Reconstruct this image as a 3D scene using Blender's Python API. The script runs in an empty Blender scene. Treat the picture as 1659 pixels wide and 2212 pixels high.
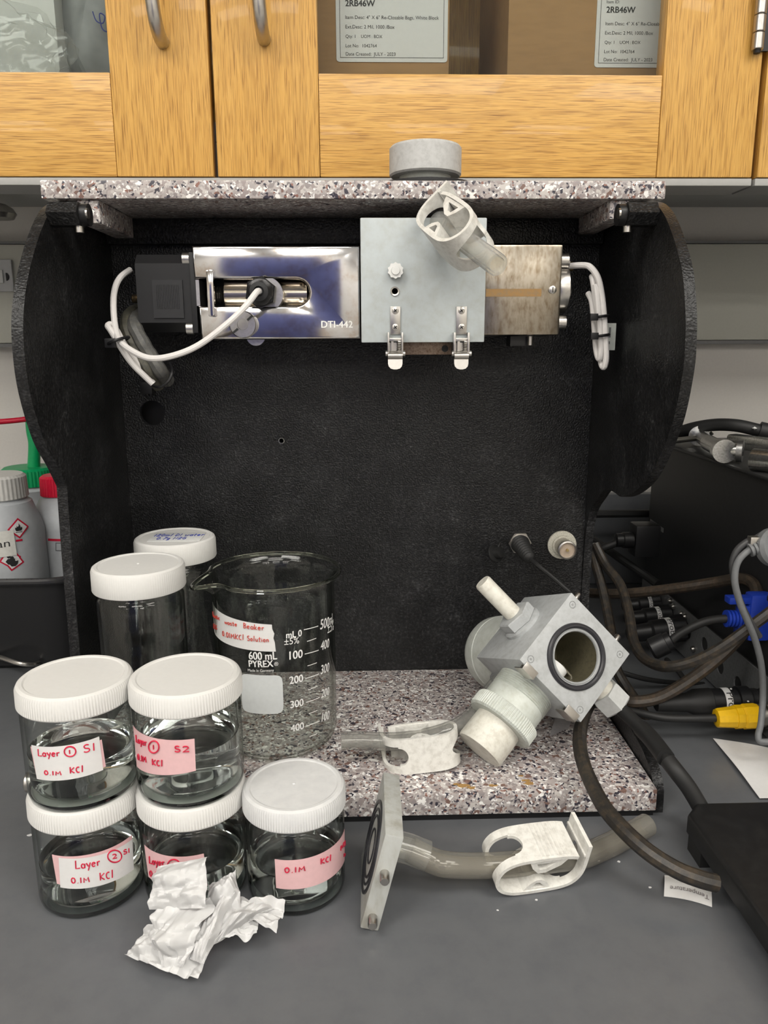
import bpy, bmesh, math, random
from mathutils import Vector, Matrix, noise
random.seed(7)
sc = bpy.context.scene
COL = sc.collection
PI = math.pi

# ------------------------------------------------------------------ camera
FPX, IW, IH = 1660.0, 1659.0, 2212.0
CAM = Vector((0, 0, .385))
_p, _y, _r = math.radians(12.5), math.radians(1.6), math.radians(.25)
FW = Vector((math.sin(_y)*math.cos(_p), math.cos(_y)*math.cos(_p), -math.sin(_p)))
_rt = Vector((math.cos(_y), -math.sin(_y), 0)); _up = _rt.cross(FW)
RT = _rt*math.cos(_r) - _up*math.sin(_r); UP = _rt*math.sin(_r) + _up*math.cos(_r)
cd = bpy.data.cameras.new('camera'); cam = bpy.data.objects.new('camera', cd); COL.objects.link(cam)
cd.sensor_fit = 'VERTICAL'; cd.sensor_height = 36; cd.lens = 36*FPX/IH; cd.clip_start = .01
cam.matrix_world = Matrix(((RT.x, UP.x, -FW.x, CAM.x), (RT.y, UP.y, -FW.y, CAM.y), (RT.z, UP.z, -FW.z, CAM.z), (0, 0, 0, 1)))
sc.camera = cam
# ------------------------------------------------------------------ world and exposure
w = bpy.data.worlds.new('world'); sc.world = w; w.use_nodes = True
w.node_tree.nodes['Background'].inputs[0].default_value = (.9, .95, 1, 1)
w.node_tree.nodes['Background'].inputs[1].default_value = .15
sc.view_settings.view_transform = 'Standard'; sc.view_settings.look = 'None'
sc.view_settings.exposure = 0.0; sc.view_settings.gamma = 1.0; sc.view_settings.use_curve_mapping = False
sc.cycles.use_light_tree = False; sc.cycles.transparent_max_bounces = 24; sc.cycles.max_bounces = 7; sc.cycles.diffuse_bounces = 2; sc.cycles.glossy_bounces = 3; sc.cycles.transmission_bounces = 7
LAMP = 11.0          # brightness of the ceiling light diffusers

# ------------------------------------------------------------------ helpers: points
def ray(x, y): return FW + RT*((x-IW/2)/FPX) - UP*((y-IH/2)/FPX)
def at(x, y, X=None, Y=None, Z=None):
    d = ray(x, y)
    if X is not None: t = (X-CAM.x)/d.x
    elif Y is not None: t = (Y-CAM.y)/d.y
    else: t = (Z-CAM.z)/d.z
    return CAM + d*t
def pts(*l): return [at(x, y, Y=Y) for x, y, Y in l]
def smooth(P, n=6, closed=False):
    P = [Vector(p) for p in P]; out = []
    N = len(P)
    for i in range(N if closed else N-1):
        if closed: a, b, c, d = P[i-1], P[i], P[(i+1) % N], P[(i+2) % N]
        else: a, b, c, d = P[max(i-1, 0)], P[i], P[i+1], P[min(i+2, N-1)]
        for k in range(n):
            t = k/n
            out.append(.5*((2*b)+(c-a)*t+(2*a-5*b+4*c-d)*t*t+(3*b-a-3*c+d)*t**3))
    if not closed: out.append(P[-1])
    return out

# ------------------------------------------------------------------ helpers: mesh
class MB:
    def __init__(s): s.v = []; s.f = []
    def add(s, V, F, M=None):
        o = len(s.v)
        s.v += [(M @ Vector(p)) if M else Vector(p) for p in V]
        s.f += [tuple(i+o for i in f) for f in F]; return s
    def box(s, a, b, bev=0, M=None):
        bm = bmesh.new(); bmesh.ops.create_cube(bm, size=1)
        for v in bm.verts:
            v.co = Vector(((a[i]+b[i])/2 + v.co[i]*(b[i]-a[i]) for i in range(3)))
        if bev: bmesh.ops.bevel(bm, geom=bm.edges[:], offset=bev, segments=2, affect='EDGES', profile=.6)
        s.bm(bm, M); return s
    def bm(s, bm, M=None):
        bm.verts.index_update()
        s.add([v.co.copy() for v in bm.verts], [[v.index for v in f.verts] for f in bm.faces], M); bm.free()
    def lathe(s, prof, n=48, M=None, a0=0, a1=2*PI, ribs=0, rib=0.0, rsel=None, cap=True):
        # prof [(r, z)] about local z; ribs modulate the radius of rows in rsel
        full = abs(a1-a0-2*PI) < 1e-6; m = n if full else n+1
        V = []; F = []
        for j, (r, z) in enumerate(prof):
            for i in range(m):
                a = a0+(a1-a0)*i/n; rr = r
                if ribs and (rsel is None or j in rsel): rr = r + rib*(1 if (i*ribs*2//n) % 2 else 0)
                V.append((rr*math.cos(a), rr*math.sin(a), z))
        for j in range(len(prof)-1):
            for i in range(n):
                k = (i+1) % m
                F.append((j*m+i, j*m+k, (j+1)*m+k, (j+1)*m+i))
        if full and cap:
            if prof[0][0] > 1e-7: F.append(tuple(reversed(range(m))))
            if prof[-1][0] > 1e-7: F.append(tuple((len(prof)-1)*m+i for i in range(m)))
        return s.add(V, F, M)
    def cyl(s, p0, p1, r0, r1=None, n=24):
        r1 = r0 if r1 is None else r1
        p0, p1 = Vector(p0), Vector(p1); L = (p1-p0).length
        return s.lathe([(r0, 0), (r1, L)], n, frame(p0, p1-p0))
    def revolve(s, p0, d, prof, n=32, **k): return s.lathe(prof, n, frame(Vector(p0), Vector(d)), **k)
    def tube(s, P, r, n=12, rin=None, caps=True, rfun=None):
        P = [Vector(p) for p in P]; N = len(P); T = []
        for i in range(N):
            t = P[min(i+1, N-1)]-P[max(i-1, 0)]; T.append(t.normalized() if t.length > 1e-9 else Vector((0, 0, 1)))
        u = T[0].orthogonal().normalized(); V = []; F = []
        rings = []
        for i in range(N):
            u = (u - T[i]*u.dot(T[i])).normalized(); v = T[i].cross(u)
            rings.append((P[i], u.copy(), v))
        def shell(rad, flip):
            o = len(V)
            for i, (p, a, b) in enumerate(rings):
                q = rad*(rfun(i/(N-1)) if rfun else 1)
                for k in range(n):
                    th = 2*PI*k/n; V.append(p+a*(q*math.cos(th))+b*(q*math.sin(th)))
            for i in range(N-1):
                for k in range(n):
                    k2 = (k+1) % n; f = (o+i*n+k, o+i*n+k2, o+(i+1)*n+k2, o+(i+1)*n+k)
                    F.append(f[::-1] if flip else f)
            return o
        o = shell(r, False)
        if rin:
            o2 = shell(rin, True); e = (N-1)*n
            for k in range(n):
                k2 = (k+1) % n
                F.append((o+k2, o+k, o2+k, o2+k2)); F.append((o+e+k, o+e+k2, o2+e+k2, o2+e+k))
        elif caps:
            F.append(tuple(range(o+n-1, o-1, -1))); F.append(tuple(o+(N-1)*n+k for k in range(n)))
        return s.add(V, F)
    def prism(s, poly, d0, d1, M=None):
        # poly in local (x, y); extruded along local z from d0 to d1
        n = len(poly)
        V = [(x, y, d0) for x, y in poly]+[(x, y, d1) for x, y in poly]
        F = [tuple(range(n-1, -1, -1)), tuple(range(n, 2*n))]+[(i, (i+1) % n, n+(i+1) % n, n+i) for i in range(n)]
        return s.add(V, F, M)
    def strip(s, line, th, w0, w1, M=None):
        # open polyline in local (x, z), given thickness, extruded along local y
        L = [Vector((p[0], p[1])) for p in line]; n = len(L); A = []; B = []
        for i in range(n):
            t = (L[min(i+1, n-1)]-L[max(i-1, 0)]).normalized(); q = Vector((-t.y, t.x))*(th/2)
            A.append(L[i]+q); B.append(L[i]-q)
        V = []; F = []
        for y in (w0, w1):
            V += [(p.x, y, p.y) for p in A]+[(p.x, y, p.y) for p in B]
        m = 2*n
        for i in range(n-1):
            F += [(i, i+1, m+i+1, m+i), (n+i+1, n+i, m+n+i, m+n+i+1), (i+1, i, n+i, n+i+1), (m+i, m+i+1, m+n+i+1, m+n+i)]
        F += [(0, m, m+n, n), (n-1, 2*n-1, m+2*n-1, m+n-1)]
        return s.add(V, F, M)
    def grid(s, fn, nu, nv):
        V = [fn(i/nu, j/nv) for j in range(nv+1) for i in range(nu+1)]
        F = [(j*(nu+1)+i, j*(nu+1)+i+1, (j+1)*(nu+1)+i+1, (j+1)*(nu+1)+i) for j in range(nv) for i in range(nu)]
        return s.add(V, F)
def frame(o, z, x=None):
    z = Vector(z).normalized()
    if x is None: x = Vector((1, 0, 0)) if abs(z.x) < .9 else Vector((0, 1, 0))
    x = Vector(x); x = (x - z*x.dot(z)).normalized(); y = z.cross(x)
    return Matrix(((x.x, y.x, z.x, o[0]), (x.y, y.y, z.y, o[1]), (x.z, y.z, z.z, o[2]), (0, 0, 0, 1)))
def axes(o, x, y, z):
    return Matrix(((x[0], y[0], z[0], o[0]), (x[1], y[1], z[1], o[1]), (x[2], y[2], z[2], o[2]), (0, 0, 0, 1)))
def mesh_of(name, mb, sharp=35):
    me = bpy.data.meshes.new(name); me.from_pydata([tuple(v) for v in mb.v], [], mb.f)
    me.validate(); me.update()
    bm = bmesh.new(); bm.from_mesh(me); bmesh.ops.recalc_face_normals(bm, faces=bm.faces[:]); bm.to_mesh(me); bm.free()
    me.shade_smooth()
    me.set_sharp_from_angle(angle=math.radians(sharp))
    return me
def wl(o):
    p = Vector((0, 0, 0))
    while o: p += o.location; o = o.parent
    return p
def obj(name, mb, mat, parent=None, label=None, sharp=35):
    me = mesh_of(name, mb, sharp); off = wl(parent)
    if off.length: me.transform(Matrix.Translation(-off))
    me.materials.append(mat); o = bpy.data.objects.new(name, me); COL.objects.link(o); o.parent = parent
    if label: o['label'] = label
    return o
def tag(o, label, cat, group=None, kind=None):
    o['label'] = label; o['category'] = cat
    if group: o['group'] = group
    if kind: o['kind'] = kind
    return o
def thing(name, loc, label, cat, group=None):
    o = bpy.data.objects.new(name, None); COL.objects.link(o); o.location = loc; o.empty_display_size = .02
    return tag(o, label, cat, group)
def single(name, mb, mat, label, cat, group=None, sharp=35, loc=None):
    if loc is None:
        xs = [v.x for v in mb.v]; ys = [v.y for v in mb.v]
        loc = Vector(((min(xs)+max(xs))/2, (min(ys)+max(ys))/2, min(v.z for v in mb.v)))
    me = mesh_of(name, mb, sharp); me.transform(Matrix.Translation(-Vector(loc))); me.materials.append(mat)
    o = bpy.data.objects.new(name, me); COL.objects.link(o); o.location = loc
    return tag(o, label, cat, group)
def struct(name, mb, mat, sharp=35):
    o = obj(name, mb, mat, None, None, sharp); o['kind'] = 'structure'; return o
def cut(mb, cutters):
    a = mesh_of('a', mb); oa = bpy.data.objects.new('a', a); COL.objects.link(oa); L = []
    for c in cutters:
        b = mesh_of('b', c); ob = bpy.data.objects.new('b', b); COL.objects.link(ob); L.append(ob)
        m = oa.modifiers.new('m', 'BOOLEAN'); m.operation = 'DIFFERENCE'; m.object = ob; m.solver = 'EXACT'
    bpy.context.view_layer.update()
    me = bpy.data.meshes.new_from_object(oa.evaluated_get(bpy.context.evaluated_depsgraph_get()))
    r = MB(); r.v = [v.co.copy() for v in me.vertices]; r.f = [tuple(p.vertices) for p in me.polygons]
    for o in [oa]+L:
        d = o.data; bpy.data.objects.remove(o); bpy.data.meshes.remove(d)
    bpy.data.meshes.remove(me)
    return r
_tc = {}
def text_raw(s):
    # printed text as flat mesh: x from 0 to 1 over its width, y in the same unit
    if s in _tc: return _tc[s]
    c = bpy.data.curves.new('t', 'FONT'); c.body = s; c.resolution_u = 3
    o = bpy.data.objects.new('t', c); COL.objects.link(o); bpy.context.view_layer.update()
    me = bpy.data.meshes.new_from_object(o.evaluated_get(bpy.context.evaluated_depsgraph_get()))
    V = [v.co.copy() for v in me.vertices]; F = [tuple(p.vertices) for p in me.polygons]
    bpy.data.objects.remove(o); bpy.data.curves.remove(c); bpy.data.meshes.remove(me)
    x0 = min(v.x for v in V); x1 = max(v.x for v in V); k = 1/(x1-x0)
    _tc[s] = ([((v.x-x0)*k, v.y*k) for v in V], F); return _tc[s]
def plane_text(mb, s, o, right, up, width, hs=1.0):
    V, F = text_raw(s); o = Vector(o); right = Vector(right); up = Vector(up)
    mb.add([o+right*(x*width)+up*(y*width*hs) for x, y in V], F)
def bold_text(mb, s, o, right, up, width, hs=1.0, e=.0004):
    n = Vector(right).cross(Vector(up))
    for i, (dx, dy) in enumerate(((0, 0), (e, 0), (e/2, e/2))):
        plane_text(mb, s, Vector(o)+Vector(right)*dx+Vector(up)*dy+n*(i*2e-5), right, up, width, hs)

# stroke alphabet for handwriting, unit box (x 0..w, y 0..1)
def _arc(cx, cy, rx, ry, a, b, n=10):
    return [(cx+rx*math.cos(math.radians(a+(b-a)*i/n)), cy+ry*math.sin(math.radians(a+(b-a)*i/n))) for i in range(n+1)]
G = {
 'L': (.55, [[(.1, 1), (.05, .05), (.55, .08)]]), 'a': (.5, [_arc(.25, .3, .2, .25, 60, 400), [(.47, .55), (.45, .05)]]),
 'y': (.5, [[(.05, .6), (.25, .2)], [(.5, .6), (.2, -.3)]]), 'e': (.5, [[(.08, .32), (.42, .36)]+_arc(.26, .3, .2, .25, 20, 320)]),
 'r': (.4, [[(.08, .55), (.1, .05)], [(.1, .35), (.2, .52), (.4, .52)]]), '0': (.5, [_arc(.25, .48, .2, .42, 80, 440, 14)]),
 '.': (.2, [[(.08, .06), (.12, .02)]]), '1': (.25, [[(.12, .9), (.1, .05)]]), 'M': (.65, [[(.05, .05), (.1, .8), (.3, .35), (.52, .85), (.6, .05)]]),
 'K': (.5, [[(.08, .95), (.06, .05)], [(.5, .85), (.1, .42), (.48, .05)]]), 'C': (.5, [_arc(.3, .45, .22, .4, 60, 300)]),
 'l': (.22, [[(.14, 1), (.08, .05)]]), 'S': (.5, [_arc(.28, .68, .17, .22, 40, 260)+_arc(.25, .25, .2, .22, 80, -150)]),
 '2': (.5, [_arc(.25, .65, .2, .22, 160, -30)+[(.05, .05), (.5, .08)]]), 'B': (.5, [[(.1, .95), (.08, .05)], _arc(.1, .72, .33, .22, 90, -90)+_arc(.1, .27, .38, .24, 90, -90)]),
 'k': (.45, [[(.08, .95), (.06, .05)], [(.4, .55), (.1, .3), (.42, .05)]]), 't': (.35, [[(.18, .85), (.16, .05), (.3, .05)], [(.02, .58), (.34, .58)]]),
 'i': (.2, [[(.1, .5), (.1, .05)], [(.1, .68), (.11, .71)]]), 'c': (.4, [_arc(.24, .28, .17, .24, 50, 310)]), 's': (.4, [_arc(.22, .42, .13, .13, 40, 260, 6)+_arc(.2, .17, .14, .13, 80, -150, 6)]),
 'w': (.6, [[(.05, .52), (.15, .06), (.3, .4), (.42, .06), (.58, .52)]]), 'o': (.45, [_arc(.22, .28, .17, .24, 90, 450)]),
 'u': (.45, [[(.06, .52), (.08, .15), (.2, .05), (.35, .15), (.38, .52), (.4, .05)]]), 'n': (.45, [[(.06, .52), (.06, .05)], [(.06, .38), (.2, .54), (.36, .44), (.38, .05)]]),
 '%': (.5, [[(.45, .9), (.05, .05)], _arc(.1, .72, .08, .12, 0, 360, 8), _arc(.4, .2, .08, .12, 0, 360, 8)]), '5': (.45, [[(.42, .9), (.12, .9), (.08, .52)]+_arc(.2, .3, .2, .25, 110, -140)]),
 'm': (.65, [[(.05, .52), (.05, .05)], [(.05, .4), (.18, .54), (.3, .42), (.3, .05)], [(.3, .4), (.45, .54), (.56, .42), (.58, .05)]]),
 'g': (.45, [_arc(.22, .3, .17, .22, 60, 400), [(.4, .52), (.38, -.2), (.15, -.3)]]), '7': (.45, [[(.05, .9), (.45, .9), (.15, .05)]]),
 'D': (.55, [[(.1, .92), (.08, .05)], _arc(.1, .48, .4, .44, 90, -90)]), 'I': (.25, [[(.12, .92), (.12, .05)]]), 'N': (.55, [[(.06, .05), (.08, .9), (.45, .08), (.5, .92)]]),
 'G': (.55, [_arc(.3, .45, .23, .42, 60, 350)+[(.3, .42)]]), 'A': (.5, [[(.03, .05), (.26, .95), (.48, .05)], [(.1, .4), (.42, .4)]]), 'p': (.45, [[(.08, .52), (.06, -.3)], _arc(.22, .3, .17, .22, 150, -150)]),
 'q': (.45, [_arc(.22, .3, .17, .22, 60, 400), [(.4, .52), (.4, -.3)]]), 'h': (.45, [[(.06, .95), (.06, .05)], [(.06, .38), (.2, .54), (.36, .44), (.38, .05)]]), 'd': (.5, [_arc(.22, .3, .17, .22, 60, 400), [(.42, .95), (.4, .05)]]),
}
def scribble(mb, s, fn, u0, v0, h, asp, r, sl=0.0):
    # handwriting: fn(u, v) -> point; h letter height in v; asp = u per v
    x = 0
    for ch in s:
        if ch == ' ': x += .35; continue
        wd, S = G[ch]
        for st in S:
            P = [fn(u0+(x+px+.1*py)*h*asp, v0+py*h+(x+px)*h*sl) for px, py in st]
            mb.tube(P, r, 5)
        x += wd+.12
    return x*h*asp
def circle_mark(mb, fn, u, v, ru, rv, r):
    mb.tube([fn(u+ru*math.cos(a*PI/9), v+rv*math.sin(a*PI/9)) for a in range(19)], r, 5)

# ------------------------------------------------------------------ materials
def nt(name):
    m = bpy.data.materials.new(name); m.use_nodes = True; t = m.node_tree
    return m, t, t.nodes['Principled BSDF']
def N(t, typ, **kw):
    n = t.nodes.new(typ)
    for k, v in kw.items():
        if k in n.inputs: n.inputs[k].default_value = v
        else: setattr(n, k, v)
    return n
def coords(t, scale=(1, 1, 1), rot=(0, 0, 0)):
    tc = N(t, 'ShaderNodeTexCoord'); mp = N(t, 'ShaderNodeMapping')
    mp.inputs['Scale'].default_value = scale; mp.inputs['Rotation'].default_value = rot
    t.links.new(tc.outputs['Object'], mp.inputs[0]); return mp.outputs[0]
def ramp(t, fac, stops, interp='LINEAR'):
    r = N(t, 'ShaderNodeValToRGB'); e = r.color_ramp; e.interpolation = interp
    while len(e.elements) < len(stops): e.elements.new(.5)
    for el, (p, c) in zip(e.elements, stops): el.position = p; el.color = (*c, 1) if len(c) == 3 else c
    t.links.new(fac, r.inputs[0]); return r.outputs[0]
def bump(t, b, h, s, d):
    n = N(t, 'ShaderNodeBump', Strength=s, Distance=d); t.links.new(h, n.inputs['Height']); t.links.new(n.outputs[0], b.inputs['Normal'])
def plain(name, c, rough=.5, metal=0, var=.06, scale=60, bmp=0, coat=0, spec=.5, trans=0, ior=1.45, sss=0, alpha=1):
    m, t, b = nt(name); v = coords(t, (scale,)*3); n = N(t, 'ShaderNodeTexNoise', Detail=1.5); t.links.new(v, n.inputs['Vector'])
    t.links.new(ramp(t, n.outputs['Fac'], [(.25, tuple(x*(1-var) for x in c)), (.75, tuple(min(1, x*(1+var)) for x in c))]), b.inputs['Base Color'])
    b.inputs['Roughness'].default_value = rough; b.inputs['Metallic'].default_value = metal; b.inputs['Coat Weight'].default_value = coat
    b.inputs['Specular IOR Level'].default_value = spec; b.inputs['Transmission Weight'].default_value = trans; b.inputs['IOR'].default_value = ior
    if sss: b.inputs['Subsurface Weight'].default_value = sss; b.inputs['Subsurface Radius'].default_value = (.01, .01, .01)
    if bmp: bump(t, b, n.outputs['Fac'], bmp, .001)
    return m
def stained(name, c, stain, amount=.5, scale=40, rough=.5, metal=0, bmp=0, stretch=(1, 1, 1), trans=0, sss=0):
    m, t, b = nt(name); v = coords(t, tuple(scale*s for s in stretch)); n = N(t, 'ShaderNodeTexNoise', Detail=4.0, Roughness=.65); t.links.new(v, n.inputs['Vector'])
    t.links.new(ramp(t, n.outputs['Fac'], [(.38-.1*amount, stain), (.5, tuple(a*.75+s*.25 for a, s in zip(c, stain))), (.58, c), (.8, tuple(min(1, x*1.06) for x in c))]), b.inputs['Base Color'])
    b.inputs['Roughness'].default_value = rough; b.inputs['Metallic'].default_value = metal; b.inputs['Transmission Weight'].default_value = trans
    if sss: b.inputs['Subsurface Weight'].default_value = sss; b.inputs['Subsurface Radius'].default_value = (.01, .01, .01)
    if bmp: bump(t, b, n.outputs['Fac'], bmp, .001)
    return m
def oak(name, along='z', tone=1.0):
    m, t, b = nt(name)
    s = {'z': (1, 1, .05), 'x': (.05, 1, 1)}[along]
    v = coords(t, tuple(x*120 for x in s), (0, .05 if along == 'z' else -.03, 0)); n1 = N(t, 'ShaderNodeTexNoise', Detail=5.0, Roughness=.6, Distortion=.5); t.links.new(v, n1.inputs['Vector'])
    v2 = coords(t, tuple(x*(120 if x < .5 else 300) for x in s), (0, .05 if along == 'z' else -.03, 0)); n2 = N(t, 'ShaderNodeTexNoise', Detail=1.5, Roughness=.5, Distortion=.3); t.links.new(v2, n2.inputs['Vector'])
    v3 = coords(t, tuple(x*26 for x in s)); n3 = N(t, 'ShaderNodeTexNoise', Detail=3.0); t.links.new(v3, n3.inputs['Vector'])
    c = lambda r, g, bb: (r*tone, g*tone, bb*tone)
    base = ramp(t, n1.outputs['Fac'], [(.3, c(.58, .30, .062)), (.47, c(.70, .385, .088)), (.7, c(.80, .47, .125))])
    lines = ramp(t, n2.outputs['Fac'], [(.37, (.45, .36, .24)), (.45, (1, 1, 1))])
    big = ramp(t, n3.outputs['Fac'], [(.3, (.86, .84, .8)), (.65, (1, 1, 1))])
    a = N(t, 'ShaderNodeMix', data_type='RGBA', blend_type='MULTIPLY'); a.inputs[0].default_value = .75
    t.links.new(base, a.inputs[6]); t.links.new(lines, a.inputs[7])
    q = N(t, 'ShaderNodeMix', data_type='RGBA', blend_type='MULTIPLY'); q.inputs[0].default_value = .8
    t.links.new(a.outputs[2], q.inputs[6]); t.links.new(big, q.inputs[7])
    t.links.new(q.outputs[2], b.inputs['Base Color']); b.inputs['Roughness'].default_value = .38; b.inputs['Coat Weight'].default_value = .15
    bump(t, b, n2.outputs['Fac'], .25, .0004); return m
def granite(name):
    m, t, b = nt(name)
    v = coords(t); nz = N(t, 'ShaderNodeTexNoise', Scale=180.0, Detail=2.0); t.links.new(v, nz.inputs['Vector'])
    mx = N(t, 'ShaderNodeVectorMath', operation='MULTIPLY_ADD'); mx.inputs[1].default_value = (.004,)*3
    t.links.new(nz.outputs['Color'], mx.inputs[0]); t.links.new(v, mx.inputs[2])
    def vor(sc_): 
        k = N(t, 'ShaderNodeTexVoronoi', Scale=sc_); t.links.new(mx.outputs[0], k.inputs['Vector']); s = N(t, 'ShaderNodeSeparateColor'); t.links.new(k.outputs['Color'], s.inputs[0]); return s.outputs[0]
    a = ramp(t, vor(270), [(0, (.05, .045, .06)), (.10, (.20, .12, .10)), (.17, (.34, .29, .28)), (.40, (.46, .41, .395)), (.62, (.30, .265, .26)), (.74, (.60, .56, .53)), (.90, (.90, .88, .85))], 'CONSTANT')
    c = ramp(t, vor(520), [(0, (.04, .038, .055)), (.16, (.27, .13, .10)), (.23, (.42, .38, .37)), (.60, (.56, .52, .50)), (.86, (.88, .86, .84))], 'CONSTANT')
    k2 = N(t, 'ShaderNodeTexNoise', Scale=210.0, Detail=1.0); t.links.new(v, k2.inputs['Vector'])
    q = N(t, 'ShaderNodeMix', data_type='RGBA'); t.links.new(ramp(t, k2.outputs['Fac'], [(.46, (0, 0, 0)), (.54, (1, 1, 1))]), q.inputs[0]); t.links.new(a, q.inputs[6]); t.links.new(c, q.inputs[7])
    t.links.new(q.outputs[2], b.inputs['Base Color']); b.inputs['Roughness'].default_value = .28; return m
def powder(name, c=(.0075, .0075, .0078), rough=.34, sc_=620, st=.5):
    m, t, b = nt(name); v = coords(t); n = N(t, 'ShaderNodeTexNoise', Scale=float(sc_), Detail=0.5); t.links.new(v, n.inputs['Vector'])
    d = N(t, 'ShaderNodeTexNoise', Scale=22.0, Detail=5.0, Roughness=.7); t.links.new(v, d.inputs['Vector'])
    e = N(t, 'ShaderNodeTexNoise', Scale=330.0, Detail=1.0, Roughness=.6); t.links.new(v, e.inputs['Vector'])
    q1 = ramp(t, d.outputs['Fac'], [(.42, c), (.60, tuple(x*1.8 for x in c)), (.8, tuple(x*5.0 for x in c))]); q2 = ramp(t, e.outputs['Fac'], [(.45, (1, 1, 1)), (.62, (1.9, 1.9, 1.9)), (.78, (4, 4, 3.9))])
    mm = N(t, 'ShaderNodeMix', data_type='RGBA', blend_type='MULTIPLY'); mm.inputs[0].default_value = 1; t.links.new(q1, mm.inputs[6]); t.links.new(q2, mm.inputs[7]); t.links.new(mm.outputs[2], b.inputs['Base Color'])
    b.inputs['Roughness'].default_value = rough; b.inputs['Specular IOR Level'].default_value = .32; bump(t, b, n.outputs['Fac'], st, .0012); return m
def glass(name, c=(1, 1, 1), rough=0.0, ior=1.5):
    m, t, b = nt(name); b.inputs['Base Color'].default_value = (*c, 1); b.inputs['Roughness'].default_value = rough
    b.inputs['Transmission Weight'].default_value = 1; b.inputs['IOR'].default_value = ior; return m
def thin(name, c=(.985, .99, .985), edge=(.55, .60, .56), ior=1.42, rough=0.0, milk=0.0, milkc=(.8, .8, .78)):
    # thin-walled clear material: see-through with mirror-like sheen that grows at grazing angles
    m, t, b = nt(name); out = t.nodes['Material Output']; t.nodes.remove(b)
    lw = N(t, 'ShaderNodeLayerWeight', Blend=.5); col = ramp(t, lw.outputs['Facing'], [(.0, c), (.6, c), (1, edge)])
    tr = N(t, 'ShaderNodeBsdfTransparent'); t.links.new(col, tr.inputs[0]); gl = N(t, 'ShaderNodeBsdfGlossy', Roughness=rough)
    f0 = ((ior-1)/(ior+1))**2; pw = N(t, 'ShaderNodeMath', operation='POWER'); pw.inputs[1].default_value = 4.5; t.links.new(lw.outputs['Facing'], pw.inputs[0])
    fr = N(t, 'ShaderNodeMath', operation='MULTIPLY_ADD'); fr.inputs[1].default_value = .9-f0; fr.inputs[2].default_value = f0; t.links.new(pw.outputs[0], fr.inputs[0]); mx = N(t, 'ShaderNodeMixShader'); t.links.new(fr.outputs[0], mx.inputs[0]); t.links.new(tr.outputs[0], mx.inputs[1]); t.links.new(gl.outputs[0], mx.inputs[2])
    last = mx
    if milk:
        df = N(t, 'ShaderNodeBsdfDiffuse', Color=(*milkc, 1)); m2 = N(t, 'ShaderNodeMixShader'); m2.inputs[0].default_value = milk
        t.links.new(mx.outputs[0], m2.inputs[1]); t.links.new(df.outputs[0], m2.inputs[2]); last = m2
    t.links.new(last.outputs[0], out.inputs['Surface']); return m
def emit(name, c, s):
    m, t, b = nt(name); b.inputs['Base Color'].default_value = (.9, .9, .9, 1); b.inputs['Emission Color'].default_value = (*c, 1); b.inputs['Emission Strength'].default_value = s; return m

OAKV, OAKH = oak('oak_upright', 'z'), oak('oak_level', 'x')
GRAN = granite('speckled_granite')
BLK = powder('black_textured_metal'); BLKS = plain('black_plastic', (.012, .012, .013), .4); RUB = plain('black_rubber', (.016, .016, .016), .55)
EPOXY = stained('grey_epoxy_top', (.125, .130, .138), (.112, .117, .126), .4, 9, .33)
WALLM = plain('wall_paint', (.73, .70, .655), .8, var=.02); RACE = plain('grey_green_enamel', (.55, .55, .485), .55, var=.02)
WHT = plain('white_plastic', (.82, .82, .80), .4, var=.02); LIDM = plain('white_lid_plastic', (.74, .73, .705), .42, var=.015, sss=.0)
LIDW = stained('worn_lid_plastic', (.70, .70, .695), (.655, .655, .655), .3, 25, .5)
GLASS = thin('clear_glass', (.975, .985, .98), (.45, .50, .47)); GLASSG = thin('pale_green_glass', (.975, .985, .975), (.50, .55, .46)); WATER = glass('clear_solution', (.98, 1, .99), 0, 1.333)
SOLIDG = glass('thick_glass', (.90, .95, .92), 0, 1.5); PANE = thin('cabinet_glass', (.90, .92, .91), (.7, .75, .72), 1.5)
STEEL = plain('brushed_steel', (.55, .53, .50), .28, 1, var=.08, scale=90); CHROME = stained('tarnished_chrome', (.60, .60, .62), (.50, .45, .41), .2, 14, .10, 1)
TARN = stained('tarnished_cover', (.38, .34, .28), (.22, .17, .115), .9, 45, .26, 1, stretch=(1, 1, .4)); BRASS = plain('brass', (.55, .42, .2), .3, 1)
HDPE = stained('milky_plastic_plate', (.52, .565, .575), (.47, .50, .49), .5, 16, .42); PVC = stained('grey_plastic_block', (.48, .495, .50), (.40, .41, .41), .5, 28, .42)
BONE = stained('aged_white_plastic', (.76, .74, .66), (.64, .61, .53), .2, 38, .45); MILK = stained('translucent_white_plastic', (.62, .65, .60), (.54, .56, .50), .4, 30, .4)
CLAMPW = stained('dirty_clamp_plastic', (.82, .805, .755), (.68, .66, .61), .1, 38, .42); DIRTY = stained('flange_plastic', (.48, .49, .47), (.36, .35, .31), .2, 14, .42, stretch=(1, 1, .4))
OLIVE = stained('bore_coating', (.20, .18, .115), (.15, .135, .09), .5, 60, .3, .4); RINGD = plain('dark_gasket', (.03, .03, .035), .35)
PVCT = thin('clear_vinyl', (.92, .915, .88), (.30, .29, .26), 1.5, .06, .13)
PINK = plain('pink_paper', (.76, .48, .49), .8, var=.03); PAPER = plain('white_paper', (.74, .73, .72), .8, var=.02); RED = plain('red_ink', (.62, .018, .06), .6); BLUEI = plain('blue_ink', (.05, .07, .35), .6)
INK = plain('black_print', (.02, .02, .02), .7); PRINTW = plain('white_enamel_print', (.86, .86, .84), .6); FROST = plain('frosted_patch', (.62, .64, .64), .8, var=.03)
CARD = stained('cardboard', (.40, .23, .10), (.35, .20, .085), .4, 30, .8, stretch=(.2, 1, 1)); TISS = plain('tissue', (.66, .655, .65), .9, var=.01)
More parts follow.
